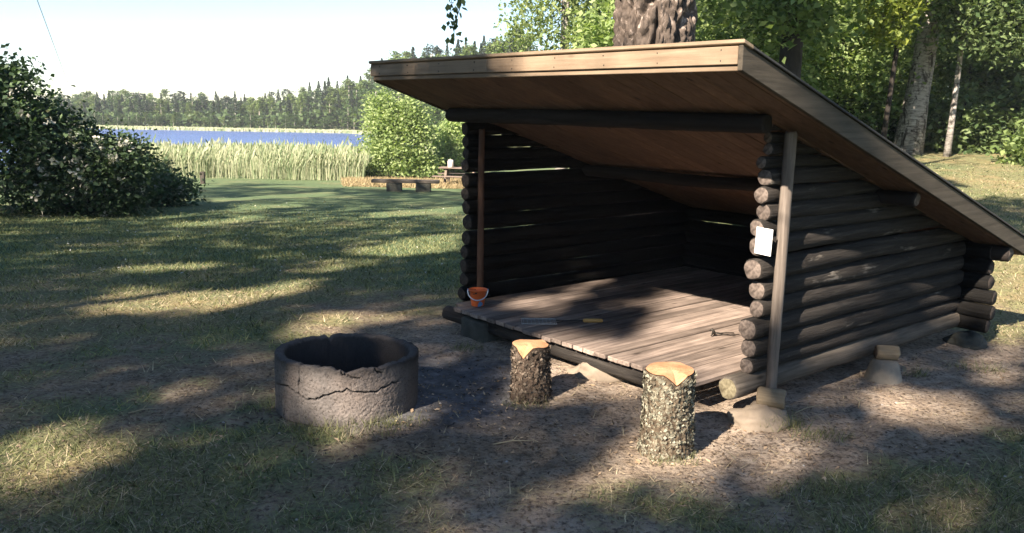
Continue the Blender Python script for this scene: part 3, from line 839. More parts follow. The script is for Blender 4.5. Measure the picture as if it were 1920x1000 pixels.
# ------------------------------------------------------------------ bench, picnic table, post by the shore
def bench():
    g0 = float(gz(-3.6, 28.8)); root = empty('park_bench', (-3.62, 28.8, g0), R(2)); tag(root, 'long low backless bench on two block legs near the shore', 'bench')
    MB().box(-1.15, 1.12, -.22, .22, .29, .39, .01).build('seat', M['bench'], root)
    for x0 in (-.65, .33): MB().box(x0, x0 + .5, -.2, .2, -.1, .288, .015).build('leg', M['concrete_dark'], root)
bench()
def table():
    root = empty('picnic_table', (-2.35, 34.3, float(gz(-2.35, 34.3))), R(-4)); tag(root, 'wooden picnic table partly hidden behind the log wall', 'picnic table')
    for i in range(5): MB().box(-.62, 1.0, -.36 + .145 * i, -.225 + .145 * i, .70, .74, .006).build('top_plank', M['table'], root)
    for s in (-1, 1):
        for k in range(2): MB().box(-.8, 1.0, s * .72 - .13 + k * .135, s * .72 - .005 + k * .135, .40, .44, .006).build('seat_plank', M['table'], root)
    for x0 in (-.38, .72):
        for s in (-1, 1):
            MB().box(x0, x0 + .09, -.05, .05, 0, .70, .006, lambda a, b, c, s=s: (a, b + s * (.62 - .45 * c / .7), c)).build('leg', M['table'], root)
        MB().box(x0 + .092, x0 + .15, -.82, .82, .32, .395, .006).build('cross_bar', M['table'], root)
    c = MB(); c.tube([(0, 0, 0), (0, 0, .01), (0, 0, .2), (0, 0, .25), (0, 0, .30)], [.11, .12, .12, .115, .09], 16)
    o = c.build('plastic_tub', M['white_plastic'], None, True); o.location = (-2.52, 34.2, float(gz(-2.35, 34.3)) + .742)
    tag(o, 'pale plastic tub standing on the picnic table', 'tub')
table()
pz = float(gz(-11.5, 31.6))
po = MB().box(-.075, .075, -.07, .07, -.1, .42, .01).box(-.09, .09, -.085, .085, .42, .45, .008).build('wooden_post', M['bench']); po.location = (-11.5, 31.6, pz)
tag(po, 'short dark wooden post between the leafy bush and the reeds', 'post')

# overhead wire
wr = MB(); A = np.array((-15.3, 30.0, 1.9)); B = np.array((-7.58, 14.0, 3.21)); dirw = (B - A)
wr.tube([tuple(A + dirw * t_ - np.array((0, 0, .0))) for t_ in np.linspace(-.05, 2.2, 20)], .006, 6)
o = wr.build('guy_wire', M['wire']); tag(o, 'thin taut wire slanting across the sky above the left bush', 'wire')

# ------------------------------------------------------------------ foliage
def leaf_quads(C, size, rs, flat=.5, aspect=.62, axis=None):
    """rhombic folded leaves; C (n,3), size (n,), returns V,F"""
    n = len(C)
    nrm = rs.normal(size=(n, 3)); nrm[:, 2] = np.abs(nrm[:, 2]) + flat; nrm /= np.linalg.norm(nrm, axis=1)[:, None]
    t = rs.normal(size=(n, 3)) if axis is None else axis + rs.normal(size=(n, 3)) * .45
    t -= nrm * (t * nrm).sum(1)[:, None]; t /= np.linalg.norm(t, axis=1)[:, None] + 1e-9
    b = np.cross(nrm, t); s = np.asarray(size)[:, None]
    asp = aspect * rs.uniform(.75, 1.25, size=(n, 1))
    fold = nrm * s * rs.uniform(.02, .16, size=(n, 1))
    V = np.empty((n, 4, 3))
    V[:, 0] = C - t * s * .5; V[:, 2] = C + t * s * .5
    V[:, 1] = C + b * s * asp * .5 + fold - t * s * .06; V[:, 3] = C - b * s * asp * .5 + fold - t * s * .06
    return V.reshape(-1, 3), np.arange(4 * n).reshape(n, 4)
def ellipsoid_clumps(rs, cen, rad, n, shell=.55):
    d = rs.normal(size=(n, 3)); d /= np.linalg.norm(d, axis=1)[:, None]
    q = shell + (1 - shell) * rs.random((n, 1)) ** .7
    inner = rs.random((n, 1)) < .25
    q = np.where(inner, rs.random((n, 1)) ** .5 * .8, q)
    return np.asarray(cen) + d * q * np.asarray(rad)
def leaves_from_clumps(rs, cl, per, spread, weep=0.0, squash=.7):
    n = len(cl)
    o = rs.normal(size=(n, per, 3)) * spread; o[:, :, 2] *= squash
    if weep > 0:
        # strands that hang down below each clump
        k = rs.random((n, per)); o[:, :, 2] = -k * weep + rs.normal(size=(n, per)) * .06
        st = rs.integers(0, 7, size=(n, per)); so_ = rs.normal(size=(n, 7, 2)) * spread
        o[:, :, :2] = np.take_along_axis(so_, st[:, :, None].repeat(2, 2), 1) + rs.normal(size=(n, per, 2)) * spread * .12
    return (cl[:, None, :] + o).reshape(-1, 3)
def trunk_pts(base, top, bow, n=9, seed=0):
    b = np.array(base, float); t = np.array(top, float); P = []
    for i in range(n):
        f = i / (n - 1); p = b + (t - b) * f
        p = p + np.array([bow[0], bow[1], 0]) * math.sin(math.pi * f)
        p[0] += .06 * mn.noise(Vector((f * 3, seed, 0))); p[1] += .06 * mn.noise(Vector((f * 3, seed, 5)))
        P.append(p)
    return P
def tree(name, base, height, r0, label, cat, group, clumps, per, spread, lsize, leafmat, barkmat, seed, lean=(0, 0), bow=(0, 0), weep=0.0, flat=.5, limbs=10, lod=10, stuff=True):
    """base in the world; clumps: list of (centre offset, radii, number) relative to the base"""
    rs = np.random.default_rng(seed)
    root = empty(name, tuple(base)); tag(root, label, cat, group)
    top = (lean[0], lean[1], height)
    P = trunk_pts((0, 0, -.15), top, bow, 9, seed)
    mb = MB(); rad = [r0 * (1.25 if i == 0 else 1) * (1 - .85 * (i / 8) ** 1.1) for i in range(9)]
    mb.tube(P, rad, lod)
    cl = np.vstack([ellipsoid_clumps(rs, c, r, n) for c, r, n in clumps])
    idx = rs.choice(len(cl), min(limbs, len(cl)), replace=False)
    for i in idx:
        e = cl[i]; f = np.clip((e[2] - .25 * np.hypot(*(e[:2]))) / height, .12, .93); k = f * 8; a = int(min(7, k)); s = P[a] + (P[a + 1] - P[a]) * (k - a)
        mid = (s + e) / 2 + np.array([0, 0, .12 * np.linalg.norm(e - s)])
        r = r0 * .32 * (1 - .6 * f); mb.tube([s, mid, e], [r, r * .6, r * .15], 6)
    mb.build('trunk', barkmat, root, True)
    C = leaves_from_clumps(rs, cl, per, spread, weep)
    sz = lsize * rs.uniform(.4, 1.6, len(C))
    ax = np.tile(np.array([[0, 0, -1.0]]), (len(C), 1)) if weep > 0 else None
    V, Fq = leaf_quads(C, sz, rs, flat, .6, ax)
    link('crown', npmesh('crown', V, Fq, leafmat), root)
    return root
def copy_thing(root, loc, rz, scale, label=None):
    c = root.copy(); COL.objects.link(c); c.location = loc; c.rotation_euler = (0, 0, rz); c.scale = scale
    if label: c['label'] = label
    for ch in root.children:
        d = ch.copy(); COL.objects.link(d); d.parent = c
    return c
def G(x, y): return (x, y, float(gz(x, y)))

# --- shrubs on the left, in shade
def shrub(name, x, y, spec, label, seed, leafmat, n_per=34, spread=.22, ls=.10, leaf_glint=0, group=None, stems=9, cat='bush'):
    rs = np.random.default_rng(seed); b = G(x, y); b = (b[0], b[1], max(b[2], -1.62)); root = empty(name, b); tag(root, label, cat, group)
    cl = np.vstack([ellipsoid_clumps(rs, c, r, n, .7) for c, r, n in spec])
    cl = cl[cl[:, 2] > .02]
    mb = MB()
    for i in rs.choice(len(cl), stems, replace=False):
        e = cl[i]; s = np.array([e[0] * .25, e[1] * .25, -.1]); mb.tube([s, (s + e) / 2 + np.array([0, 0, .2]), e], [.035, .022, .006], 6)
    mb.build('stems', M['bark_dark'], root, True)
    C = leaves_from_clumps(rs, cl, n_per, spread); C[:, 2] = np.maximum(C[:, 2], .02)
    V, Fq = leaf_quads(C, ls * rs.uniform(.6, 1.3, len(C)), rs, .4, .68)
    link('crown', npmesh('crown', V, Fq, leafmat), root)
    if leaf_glint:  # pale quads standing in for light glinting on the leaves
        bc = cl[rs.choice(len(cl), leaf_glint)] ; bc = bc + rs.normal(size=bc.shape) * .12 + np.array([0.05, -.55, .08])
        bc = (bc[:, None, :] + rs.normal(size=(len(bc), 12, 3)) * .045).reshape(-1, 3); bc[:, 2] = np.maximum(bc[:, 2], .05)
        V, Fq = leaf_quads(bc, .075 * rs.uniform(.6, 1.3, len(bc)), rs, .3, .9)
        tag(link('blossom', npmesh('blossom', V, Fq, M['blossom']), root), kind='stuff')
    return root
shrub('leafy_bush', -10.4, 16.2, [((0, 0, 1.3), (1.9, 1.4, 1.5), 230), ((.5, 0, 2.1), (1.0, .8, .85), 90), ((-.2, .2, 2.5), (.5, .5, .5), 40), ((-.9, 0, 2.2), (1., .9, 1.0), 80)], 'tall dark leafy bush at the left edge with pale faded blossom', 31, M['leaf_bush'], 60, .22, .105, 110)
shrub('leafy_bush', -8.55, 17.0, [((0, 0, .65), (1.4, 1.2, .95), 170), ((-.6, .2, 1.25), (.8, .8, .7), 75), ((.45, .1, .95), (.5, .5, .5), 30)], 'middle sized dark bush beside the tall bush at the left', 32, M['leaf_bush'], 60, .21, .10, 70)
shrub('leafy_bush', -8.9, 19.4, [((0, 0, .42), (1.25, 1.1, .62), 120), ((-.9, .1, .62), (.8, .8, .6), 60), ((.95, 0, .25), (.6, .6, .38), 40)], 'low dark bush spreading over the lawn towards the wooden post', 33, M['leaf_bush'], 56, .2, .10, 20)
# --- bright willow shrubs by the bench
shrub('willow_bush', -5.45, 40.2, [((0, 0, 1.6), (1.5, 1.2, 1.5), 130), ((-.65, 0, 2.9), (.75, .7, .95), 46), ((.55, 0, 2.75), (.7, .7, .85), 40), ((1.0, -.2, .6), (.8, .7, .6), 34), ((-1.1, 0, .8), (.6, .6, .9), 26)], 'bright green willow bush behind the low bench', 41, M['leaf_bright'], 70, .30, .15)
shrub('willow_bush', -2.9, 43.0, [((0, 0, 1.3), (1.0, 1.0, 1.3), 110), ((.3, 0, 2.4), (.7, .6, .9), 50)], 'smaller green bush behind the picnic table against the log wall', 42, M['leaf_bright'], 60, .25, .17)

# --- reeds
def reeds():
    rs = np.random.default_rng(5); n = 80000
    a = rs.uniform(-.56, -.03, n); y = 38.0 + 16 * rs.random(n) ** 1.4 + rs.normal(size=n) * .3 + 2.5 * sm(-.3, -.16, a) * 0
    x = a * y
    b = np.minimum(gz(x, y), 0); b = np.maximum(b, -2.9)
    top = 1.17 - .0394 * y - .30 * sm(-.38, -.5, a) + vfb(x, y, .25, 3.3, 2) * .22 + rs.normal(size=n) * .16 - .10 * sm(-.25, -.17, a)
    top = np.where(rs.random(n) < .05, top + .3, top)
    patch = vfb(x, y, .12, 7.7, 2)
    keep = (patch + rs.normal(size=n) * .25 > -.45) & ((a < -.175) | (y > 42.5)) & ~((a > -.41) & (a < -.40))
    x, y, b, top = x[keep], y[keep], b[keep], top[keep]; n = len(x)
    h = np.maximum(.8, top - b) * rs.uniform(.72, 1.03, n)
    lean = rs.normal(size=(n, 2)) * .17 * h[:, None] + np.array([.05, 0])
    wd = rs.uniform(.004, .013, n); ang = rs.uniform(-.9, .9, n); wx, wy = np.cos(ang) * wd, np.sin(ang) * wd
    V = np.empty((n, 6, 3)); 
    for k, (f, lf, ws) in enumerate(((0, 0, 1), (.6, .35, .9))):
        V[:, 2 * k] = np.stack([x + lean[:, 0] * lf - wx * ws, y + lean[:, 1] * lf - wy * ws, b + h * f], 1)
        V[:, 2 * k + 1] = np.stack([x + lean[:, 0] * lf + wx * ws, y + lean[:, 1] * lf + wy * ws, b + h * f], 1)
    # feathery head
    V[:, 4] = np.stack([x + lean[:, 0] + wx * 1.6, y + lean[:, 1] + wy * 1.6, b + h * .93], 1)
    V[:, 5] = np.stack([x + lean[:, 0] - wx * .3, y + lean[:, 1] - wy * .3, b + h], 1)
    base = np.arange(n)[:, None] * 6
    Fq = np.concatenate([base + np.array([[0, 1, 3, 2]]), base + np.array([[2, 3, 4, 5]])])
    me = npmesh('reed_bed', V.reshape(-1, 3), Fq, M['reed']); tag(link('reed_bed', me), 'tall pale reed bed along the near lake shore', 'reeds', kind='stuff')
    # fringe of reeds along the far shore
    n = 6000; a = rs.uniform(-.62, -.06, n); ys = ysh(a) + rs.uniform(-3.5, 1.0, n); x = a * ys
    h = rs.uniform(.25, .5, n); wd = .2
    V = np.empty((n, 4, 3)); zb = LAKE - .05
    V[:, 0] = np.stack([x - wd, ys, np.full(n, zb)], 1); V[:, 1] = np.stack([x + wd, ys, np.full(n, zb)], 1)
    V[:, 2] = np.stack([x + wd * .6, ys, zb + h], 1); V[:, 3] = np.stack([x - wd * .3, ys + .2, zb + h * 1.1], 1)
    me = npmesh('far_reed_fringe', V.reshape(-1, 3), np.arange(4 * n).reshape(n, 4), M['reed']); tag(link('far_reed_fringe', me), 'pale strip of reeds along the far lake shore', 'reeds', kind='stuff')
reeds()

# --- far forest
def far_protos():
    out = []
    P0 = (0, -600, -50)
    def proto(kind, seed):
        rs = np.random.default_rng(seed); mb = MB()
        root = empty({'spruce': 'spruce_tree', 'birch': 'birch_tree', 'leafy': 'leafy_tree', 'pine': 'pine_tree'}[kind])
        if kind == 'spruce':
            mb.tube([(0, 0, -.1), (0, 0, .5), (0, 0, .98)], [.022, .014, .002], 6)
            n = 900; f = rs.random(n) ** .8; z = .08 + .92 * f; r = (.155 * (1 - f) + .006) * (.55 + .45 * np.sqrt(rs.random(n))) * (1 + .25 * np.sin(z * 60))
            t = rs.uniform(0, 2 * math.pi, n); C = np.stack([r * np.cos(t), r * np.sin(t), z - r * .35], 1)
            ax = np.stack([np.cos(t), np.sin(t), -.6 * np.ones(n)], 1); V, Fq = leaf_quads(C, .07 * rs.uniform(.6, 1.2, n) * (1.1 - .6 * f), rs, .5, .5, ax); lm, bm = M['far_spruce'], M['bark_dark']
        elif kind == 'pine':
            mb.tube([(0, 0, -.1), (.01, 0, .5), (0, 0, .95)], [.022, .016, .006], 6)
            cl = np.vstack([ellipsoid_clumps(rs, (0, 0, .78), (.16, .16, .2), 26), ellipsoid_clumps(rs, (.03, 0, .55), (.17, .17, .12), 14)])
            C = leaves_from_clumps(rs, cl, 26, .03); V, Fq = leaf_quads(C, .04 * rs.uniform(.6, 1.3, len(C)), rs, .5); lm, bm = M['far_spruce'], M['bark_far']
        else:
            mb.tube([(0, 0, -.1), (.012, 0, .3), (-.01, .0, .65), (0, 0, .95)], [.020, .015, .01, .003], 6)
            if kind == 'birch':
                sp = [((0, 0, .62), (.15, .15, .36), 34), ((.02, 0, .85), (.09, .09, .15), 14)]
            else:
                sp = [((0, 0, .5), (.26, .26, .42), 46), ((.08, 0, .72), (.2, .2, .26), 22), ((-.1, 0, .35), (.2, .2, .25), 14)]
            cl = np.vstack([ellipsoid_clumps(rs, *s) for s in sp]); C = leaves_from_clumps(rs, cl, 24, .035)
            V, Fq = leaf_quads(C, .042 * rs.uniform(.6, 1.3, len(C)), rs, .5); lm, bm = (M['far_leaf'] if kind == 'birch' else M['far_leaf_dark']), M['bark_far']
        mb.build('trunk', bm, root, True); link('crown', npmesh('crown', V, Fq, lm), root)
        return root
    for kind, seeds in (('spruce', (1, 2, 3)), ('birch', (4, 5, 6)), ('leafy', (7, 8)), ('pine', (9, 10))):
        for s in seeds: out.append((kind, proto(kind, s + 60)))
    return out
FLAB = {'spruce': ('dark pointed spruce in the far wood across the lake', 'spruces in the far wood'),
        'birch': ('slender pale trunked birch in the far wood across the lake', 'birches in the far wood'),
        'leafy': ('rounded leafy tree in the far wood across the lake', 'leafy trees in the far wood'),
        'pine': ('bushy topped pine in the far wood across the lake', 'pines in the far wood')}
def far_forest():
    rs = random.Random(77); pr = far_protos(); used = set()
    def sky_px(px):   # height of the treetops in the view, as a slope above eye level
        return np.interp(px, [100, 200, 300, 420, 480, 545, 590, 640, 690, 740, 800, 860, 930, 1000], [12, 22, 25, 24, 22, 31, 46, 52, 68, 98, 112, 122, 142, 154]) / 1600.0
    n = 0
    rows = [(1.5, .5, 8), (7, .75, 15), (18, .9, 18), (32, 1.0, 17)]
    for back, frac, step in rows:
        px = 110.0
        while px < 985:
            a = (px - 960) / 1600.0 * 1.02 + rs.uniform(-.004, .004)
            y = float(ysh(a)) + back + rs.uniform(-1, 3) + 18 * float(sm(-.12, -.03, a)); x = a * y; g = float(gz(x, y))
            top = EYE + sky_px(px) * y * (1 if back > 10 else 1); full = top - g
            h = max(2.2, full * (frac if back < 25 else 1.0) * rs.uniform(.86, 1.06))
            if back < 5: h = max(1.6, h * rs.uniform(.5, .9))
            kinds = ['leafy', 'leafy', 'birch'] if back < 5 else (['birch', 'birch', 'leafy', 'spruce'] if px > 470 and back < 20 else ['spruce', 'pine', 'leafy', 'spruce', 'birch'])
            if back > 25 and px > 600: kinds = ['spruce', 'spruce', 'spruce', 'birch', 'pine']
            k = rs.choice(kinds); cand = [o for kk, o in pr if kk == k]; o = rs.choice(cand)
            wdt = h * rs.uniform(1.1, 1.5) * (1.25 if k == 'leafy' and back < 5 else 1)
            loc = (x, y, g - .05); lab, grp = FLAB[k]
            zone = ('low on the shore across the lake' if back < 5 and px < 640 else 'on the left part of the far shore' if px < 340 else 'in the middle of the far shore' if px < 520 else
                    'at the right end of the far shore' if px < 680 else 'on the hill behind the willow bush' if px < 790 else 'on the wooded hill above the roof edge')
            lab = lab.split(' in the far')[0] + ' ' + zone; grp = lab.split(' ')[2 if k != 'leafy' else 2] and ('%s trees %s' % (k, zone))
            if o.name not in used:
                used.add(o.name); o.location = loc; o.rotation_euler = (0, 0, rs.uniform(0, 6)); o.scale = (wdt, wdt, h); tag(o, lab, 'tree', grp)
            else:
                tag(copy_thing(o, loc, rs.uniform(0, 6), (wdt, wdt, h)), lab, 'tree', grp)
            n += 1; px += step * rs.uniform(.7, 1.3)
            if back < 5: px += 8
    # brushwood that closes the wood between the trunks
    r2 = np.random.default_rng(78); n_ = 16000
    pxs = r2.uniform(90, 985, n_); a_ = (pxs - 960) / 1600 * 1.02
    bk = r2.uniform(2, 46, n_); yy = np.array([float(ysh(q)) for q in a_]) + bk + 18 * sm(-.12, -.03, a_); xx = a_ * yy
    gg = gz(xx, yy); full = EYE + np.array([sky_px(q) for q in pxs]) * yy - gg
    zz = gg + np.maximum(.5, full * (.35 + .3 * sm(0, 40, bk))) * r2.random(n_)
    V, Fq = leaf_quads(np.stack([xx, yy, zz], 1), r2.uniform(.5, 1.1, n_), r2, .3, .7)
    tag(link('far_brushwood', npmesh('far_brushwood', V, Fq, M['far_leaf_dark'])), 'dense brushwood filling the far wood across the lake', 'brushwood', kind='stuff')
    for k, o in pr:
        if o.name not in used:
            for c in list(o.children): bpy.data.objects.remove(c)
            bpy.data.objects.remove(o)
far_forest()

# --- the old birch right behind the shelter: deep fissured bark
def old_birch():
    b = (1.47, 9.75); root = empty('old_birch_tree', G(*b)); tag(root, 'huge old birch with deeply cracked bark right behind the shelter roof', 'tree')
    n, m = 240, 300; H_ = 7.0; V = []; Fs = []
    for i in range(m):
        z = -.2 + H_ * (i / (m - 1)); f = z / H_
        r = .50 - .17 * max(0, f) + .16 * math.exp(-max(z, 0) / .5)
        for j in range(n):
            t = 2 * math.pi * j / n; c, s_ = math.cos(t), math.sin(t)
            wx = .35 * mn.noise(Vector((c * 2, s_ * 2, z * 1.3)))
            ri = mn.ridged_multi_fractal(Vector((c * 4.2 + wx, s_ * 4.2, z * 3.4 + 4 + wx)), .8, 2.1, 5, 1.0, 2.0)
            q = r * (1 + .05 * mn.noise(Vector((c, s_, z * .7)))) - .04 * (ri - 1.0) * .8 + .02 * mn.noise(Vector((c * 14, s_ * 14, z * 12)))
            dv = mn.voronoi(Vector((c * 2.4 + wx, s_ * 2.4, z * 1.7 + wx)))[0]; e = dv[1] - dv[0]
            dv2 = mn.voronoi(Vector((c * 6 + wx, s_ * 6, z * 4.5)))[0]
            q += .085 * (min(1, e / .22) - .8) + .03 * (min(1, (dv2[1] - dv2[0]) / .25) - .7)
            V.append((q * c + .02 * z, q * s_, z))
    for i in range(m - 1):
        for j in range(n):
            j2 = (j + 1) % n; Fs.append((i * n + j, i * n + j2, (i + 1) * n + j2, (i + 1) * n + j))
    link('trunk', npmesh('trunk', np.array(V), np.array(Fs), M['bark_big'], smooth=False), root)
    rs = np.random.default_rng(91); mb = MB()
    cl = np.vstack([ellipsoid_clumps(rs, (.3, .8, 8.5), (3.2, 2.8, 2.4), 34)])
    for e in cl[::3]: mb.tube([(.12, 0, 6.6), ((e[0]) / 2, e[1] / 2, 7.8), tuple(e)], [.16, .09, .02], 7)
    mb.build('limbs', M['bark_dark'], root, True)
    C = leaves_from_clumps(rs, cl, 45, .35); V, Fq = leaf_quads(C, .12 * rs.uniform(.7, 1.2, len(C)), rs)
    link('crown', npmesh('crown', V, Fq, M['leaf_birch']), root)
old_birch()

# --- trees between the shelter and the lake, seen over the roof
tree('weeping_birch', G(1.5, 27.0), 13, .2, 'pale green weeping birch over the roof left of the old trunk', 'tree', None,
     [((0, 0, 6.2), (1.75, 1.6, 3.6), 150), ((.9, 0, 9), (1.9, 1.6, 3), 60)], 70, .34, .12, M['leaf_birch'], M['bark_white'], 51, weep=1.3)
tree('maple_tree', G(3.0, 22.0), 8, .14, 'rounded bright green maple just left of the old trunk', 'tree', None,
     [((-.1, 0, 4.0), (1.2, 1.1, 1.7), 100), ((-.5, 0, 3.2), (.9, .9, 1.2), 50)], 64, .24, .15, M['leaf_bright'], M['bark_dark'], 52)

# --- the wood on the right
tree('leaning_birch', G(9.62, 21.1), 12, .30, 'thick white trunked birch leaning right at the edge of the wood', 'tree', None,
     [((1.6, 0, 6.8), (3.0, 1.6, 2.0), 60), ((1.4, .4, 10.0), (1.8, 1.6, 1.6), 36), ((.9, -1.2, 4.55), (2.4, .7, .7), 95)], 70, .34, .13, M['leaf_mid'], M['bark_white'], 61, lean=(.95, .2), bow=(.05, 0), weep=1.2, lod=18)
tree('young_birch', G(10.25, 20.4), 7.5, .075, 'thin young birch beside the leaning birch', 'tree', None,
     [((.2, 0, 5.2), (1.3, 1.2, 1.9), 80), ((.3, -.7, 2.95), (1.1, .5, .7), 60)], 60, .26, .12, M['leaf_dark'], M['bark_white'], 62, lean=(.2, 0), lod=12)
tree('hanging_birch', G(7.9, 18.6), 11, .06, 'birch with sunlit yellow green hanging twigs above the roof edge', 'tree', None,
     [((.1, -.4, 4.7), (.7, .5, 1.1), 80), ((-.25, -.3, 3.6), (.4, .4, .6), 26), ((.6, 0, 8.5), (1.2, 1.0, 1.4), 25)], 60, .17, .12, M['leaf_yellow'], M['bark_dark'], 63, lean=(.6, 0), weep=.8)
tree('dark_trunk_tree', G(4.95, 15.8), 11, .24, 'broad dark trunked tree behind the front corner of the roof', 'tree', None,
     [((-.3, .5, 4.6), (1.8, 1.0, 1.2), 60), ((.2, .6, 9.5), (1.6, 1.4, 1.2), 30), ((-.9, .8, 2.7), (1.2, .8, 1.0), 40), ((-.1, -.9, 3.6), (1.2, .4, 1.0), 40)], 66, .26, .13, M['leaf_mid'], M['bark_dark'], 64, lod=16)
tree('white_birch', G(14.6, 26.5), 11, .15, 'pale birch trunk deep in the wood, left of a pair at the right edge', 'tree', None,
     [((0, 0, 7.8), (2.0, 1.8, 2.6), 110)], 64, .3, .14, M['leaf_mid'], M['bark_white'], 65, lod=12, weep=.9)
tree('white_birch', G(15.9, 27.4), 11, .17, 'pale birch trunk deep in the wood, right of a pair at the right edge', 'tree', None,
     [((0, 0, 7.9), (2.0, 1.8, 2.6), 110)], 64, .3, .14, M['leaf_mid'], M['bark_white'], 66, lean=(.4, 0), lod=12, weep=.9)
tree('slim_birch', G(11.6, 28.0), 10, .12, 'slim greyish birch half hidden between bushes left of the leaning birch', 'tree', None,
     [((0, 0, 7.0), (2.0, 1.8, 2.4), 100)], 60, .3, .14, M['leaf_bright'], M['bark_white'], 67, lod=12)
# bushes and crowns filling the wood edge
rsx = random.Random(12)
fill = [(8.2, 22.0, 2.4, 1.5, 2.2, 'leaf_mid', 'glossy mid green bush under the hanging birch twigs'),
        (10.0, 25.2, 2.6, 1.6, 2.6, 'leaf_mid', 'rounded green bush just left of the leaning birch trunk'),
        (6.8, 22.5, 3.4, 2.2, 3.4, 'leaf_bright', 'light green tree behind the dark trunked tree'),
        (4.7, 19.0, 3.6, 1.6, 2.6, 'leaf_mid', 'mid green tree just right of the old cracked trunk'),
        (13.0, 25.0, 2.0, 1.8, 2.2, 'leaf_mid', 'shady green bush right of the young birch'),
        (15.2, 23.8, 1.8, 2.0, 2.0, 'leaf_dark', 'dark spreading bush under the pair of white birches'),
        (11.75, 18.6, .28, .8, .42, 'leaf_mid', 'low ferny green shrub on the lawn at the right edge'),
        (17.6, 27.0, 2.4, 2.2, 2.6, 'leaf_dark', 'dark bush at the right edge of the wood'),
        (8.9, 22.9, .5, 1.0, .9, 'leaf_dark', 'low dark undergrowth left of the leaning birch foot'),
        (11.3, 21.9, .5, 1.0, .95, 'leaf_dark', 'low dark undergrowth just right of the young birch foot'),
        (12.9, 21.3, .6, 1.1, 1.05, 'leaf_dark', 'dark undergrowth hump between the young birch and the lawn shrub'),
        (14.4, 20.9, .6, 1.2, 1.15, 'leaf_dark', 'dark undergrowth behind the low lawn shrub at the right edge'),
        (13.2, 30.5, 2.2, 2.4, 2.4, 'leaf_dark', 'dark bush far back between the young birch and the white pair')]
for i, (x_, y_, cz, rx, rz_, mt, lab) in enumerate(fill):
    tree('woodland_bush', G(x_, y_), cz + rz_ * .8, .06 + .02 * rx, lab, 'bush', 'bushes at the edge of the wood',
         [((0, 0, cz), (rx, rx * .8, rz_), int(70 + 50 * rx)), ((rx * .5, 0, cz * .6), (rx * .6, rx * .6, rz_ * .55), 40)], 62, .27, .14, M[mt], M['bark_dark'], 700 + i)
# taller trees behind, copied
def backwood():
    t0 = tree('forest_tree', G(13, 34), 13, .2, 'tall leafy tree deep in the shade of the right wood', 'tree', 'tall trees deep in the right wood',
              [((0, 0, 6.5), (2.8, 2.4, 5.2), 230), ((0, 0, 2.4), (2.2, 2.0, 1.8), 60)], 46, .4, .24, M['leaf_dark'], M['bark_dark'], 800, lod=10)
    t1 = tree('forest_tree', G(9, 33), 13, .2, 'tall light leafy tree deep in the right wood', 'tree', 'tall light trees deep in the right wood',
              [((0, 0, 6.8), (2.6, 2.4, 5.0), 220), ((.4, 0, 2.6), (2.2, 2.0, 1.8), 60)], 46, .4, .24, M['leaf_mid'], M['bark_far'], 801, lod=10)
    for i, (x_, y_) in enumerate([(5.6, 31), (17.5, 36), (21, 34), (23, 40), (18, 42), (13, 41), (8, 40), (25, 33), (4.5, 36), (20.5, 30), (27, 38), (14.5, 31), (10.8, 37), (17, 32), (22.5, 28.5), (6.5, 27.5)]):
        s = .85 + .3 * ((i * 37) % 10) / 10
        copy_thing((t0, t1)[i % 2 if i not in (5, 3) else 0], G(x_, y_), i * 1.3, (s, s, s))
backwood()

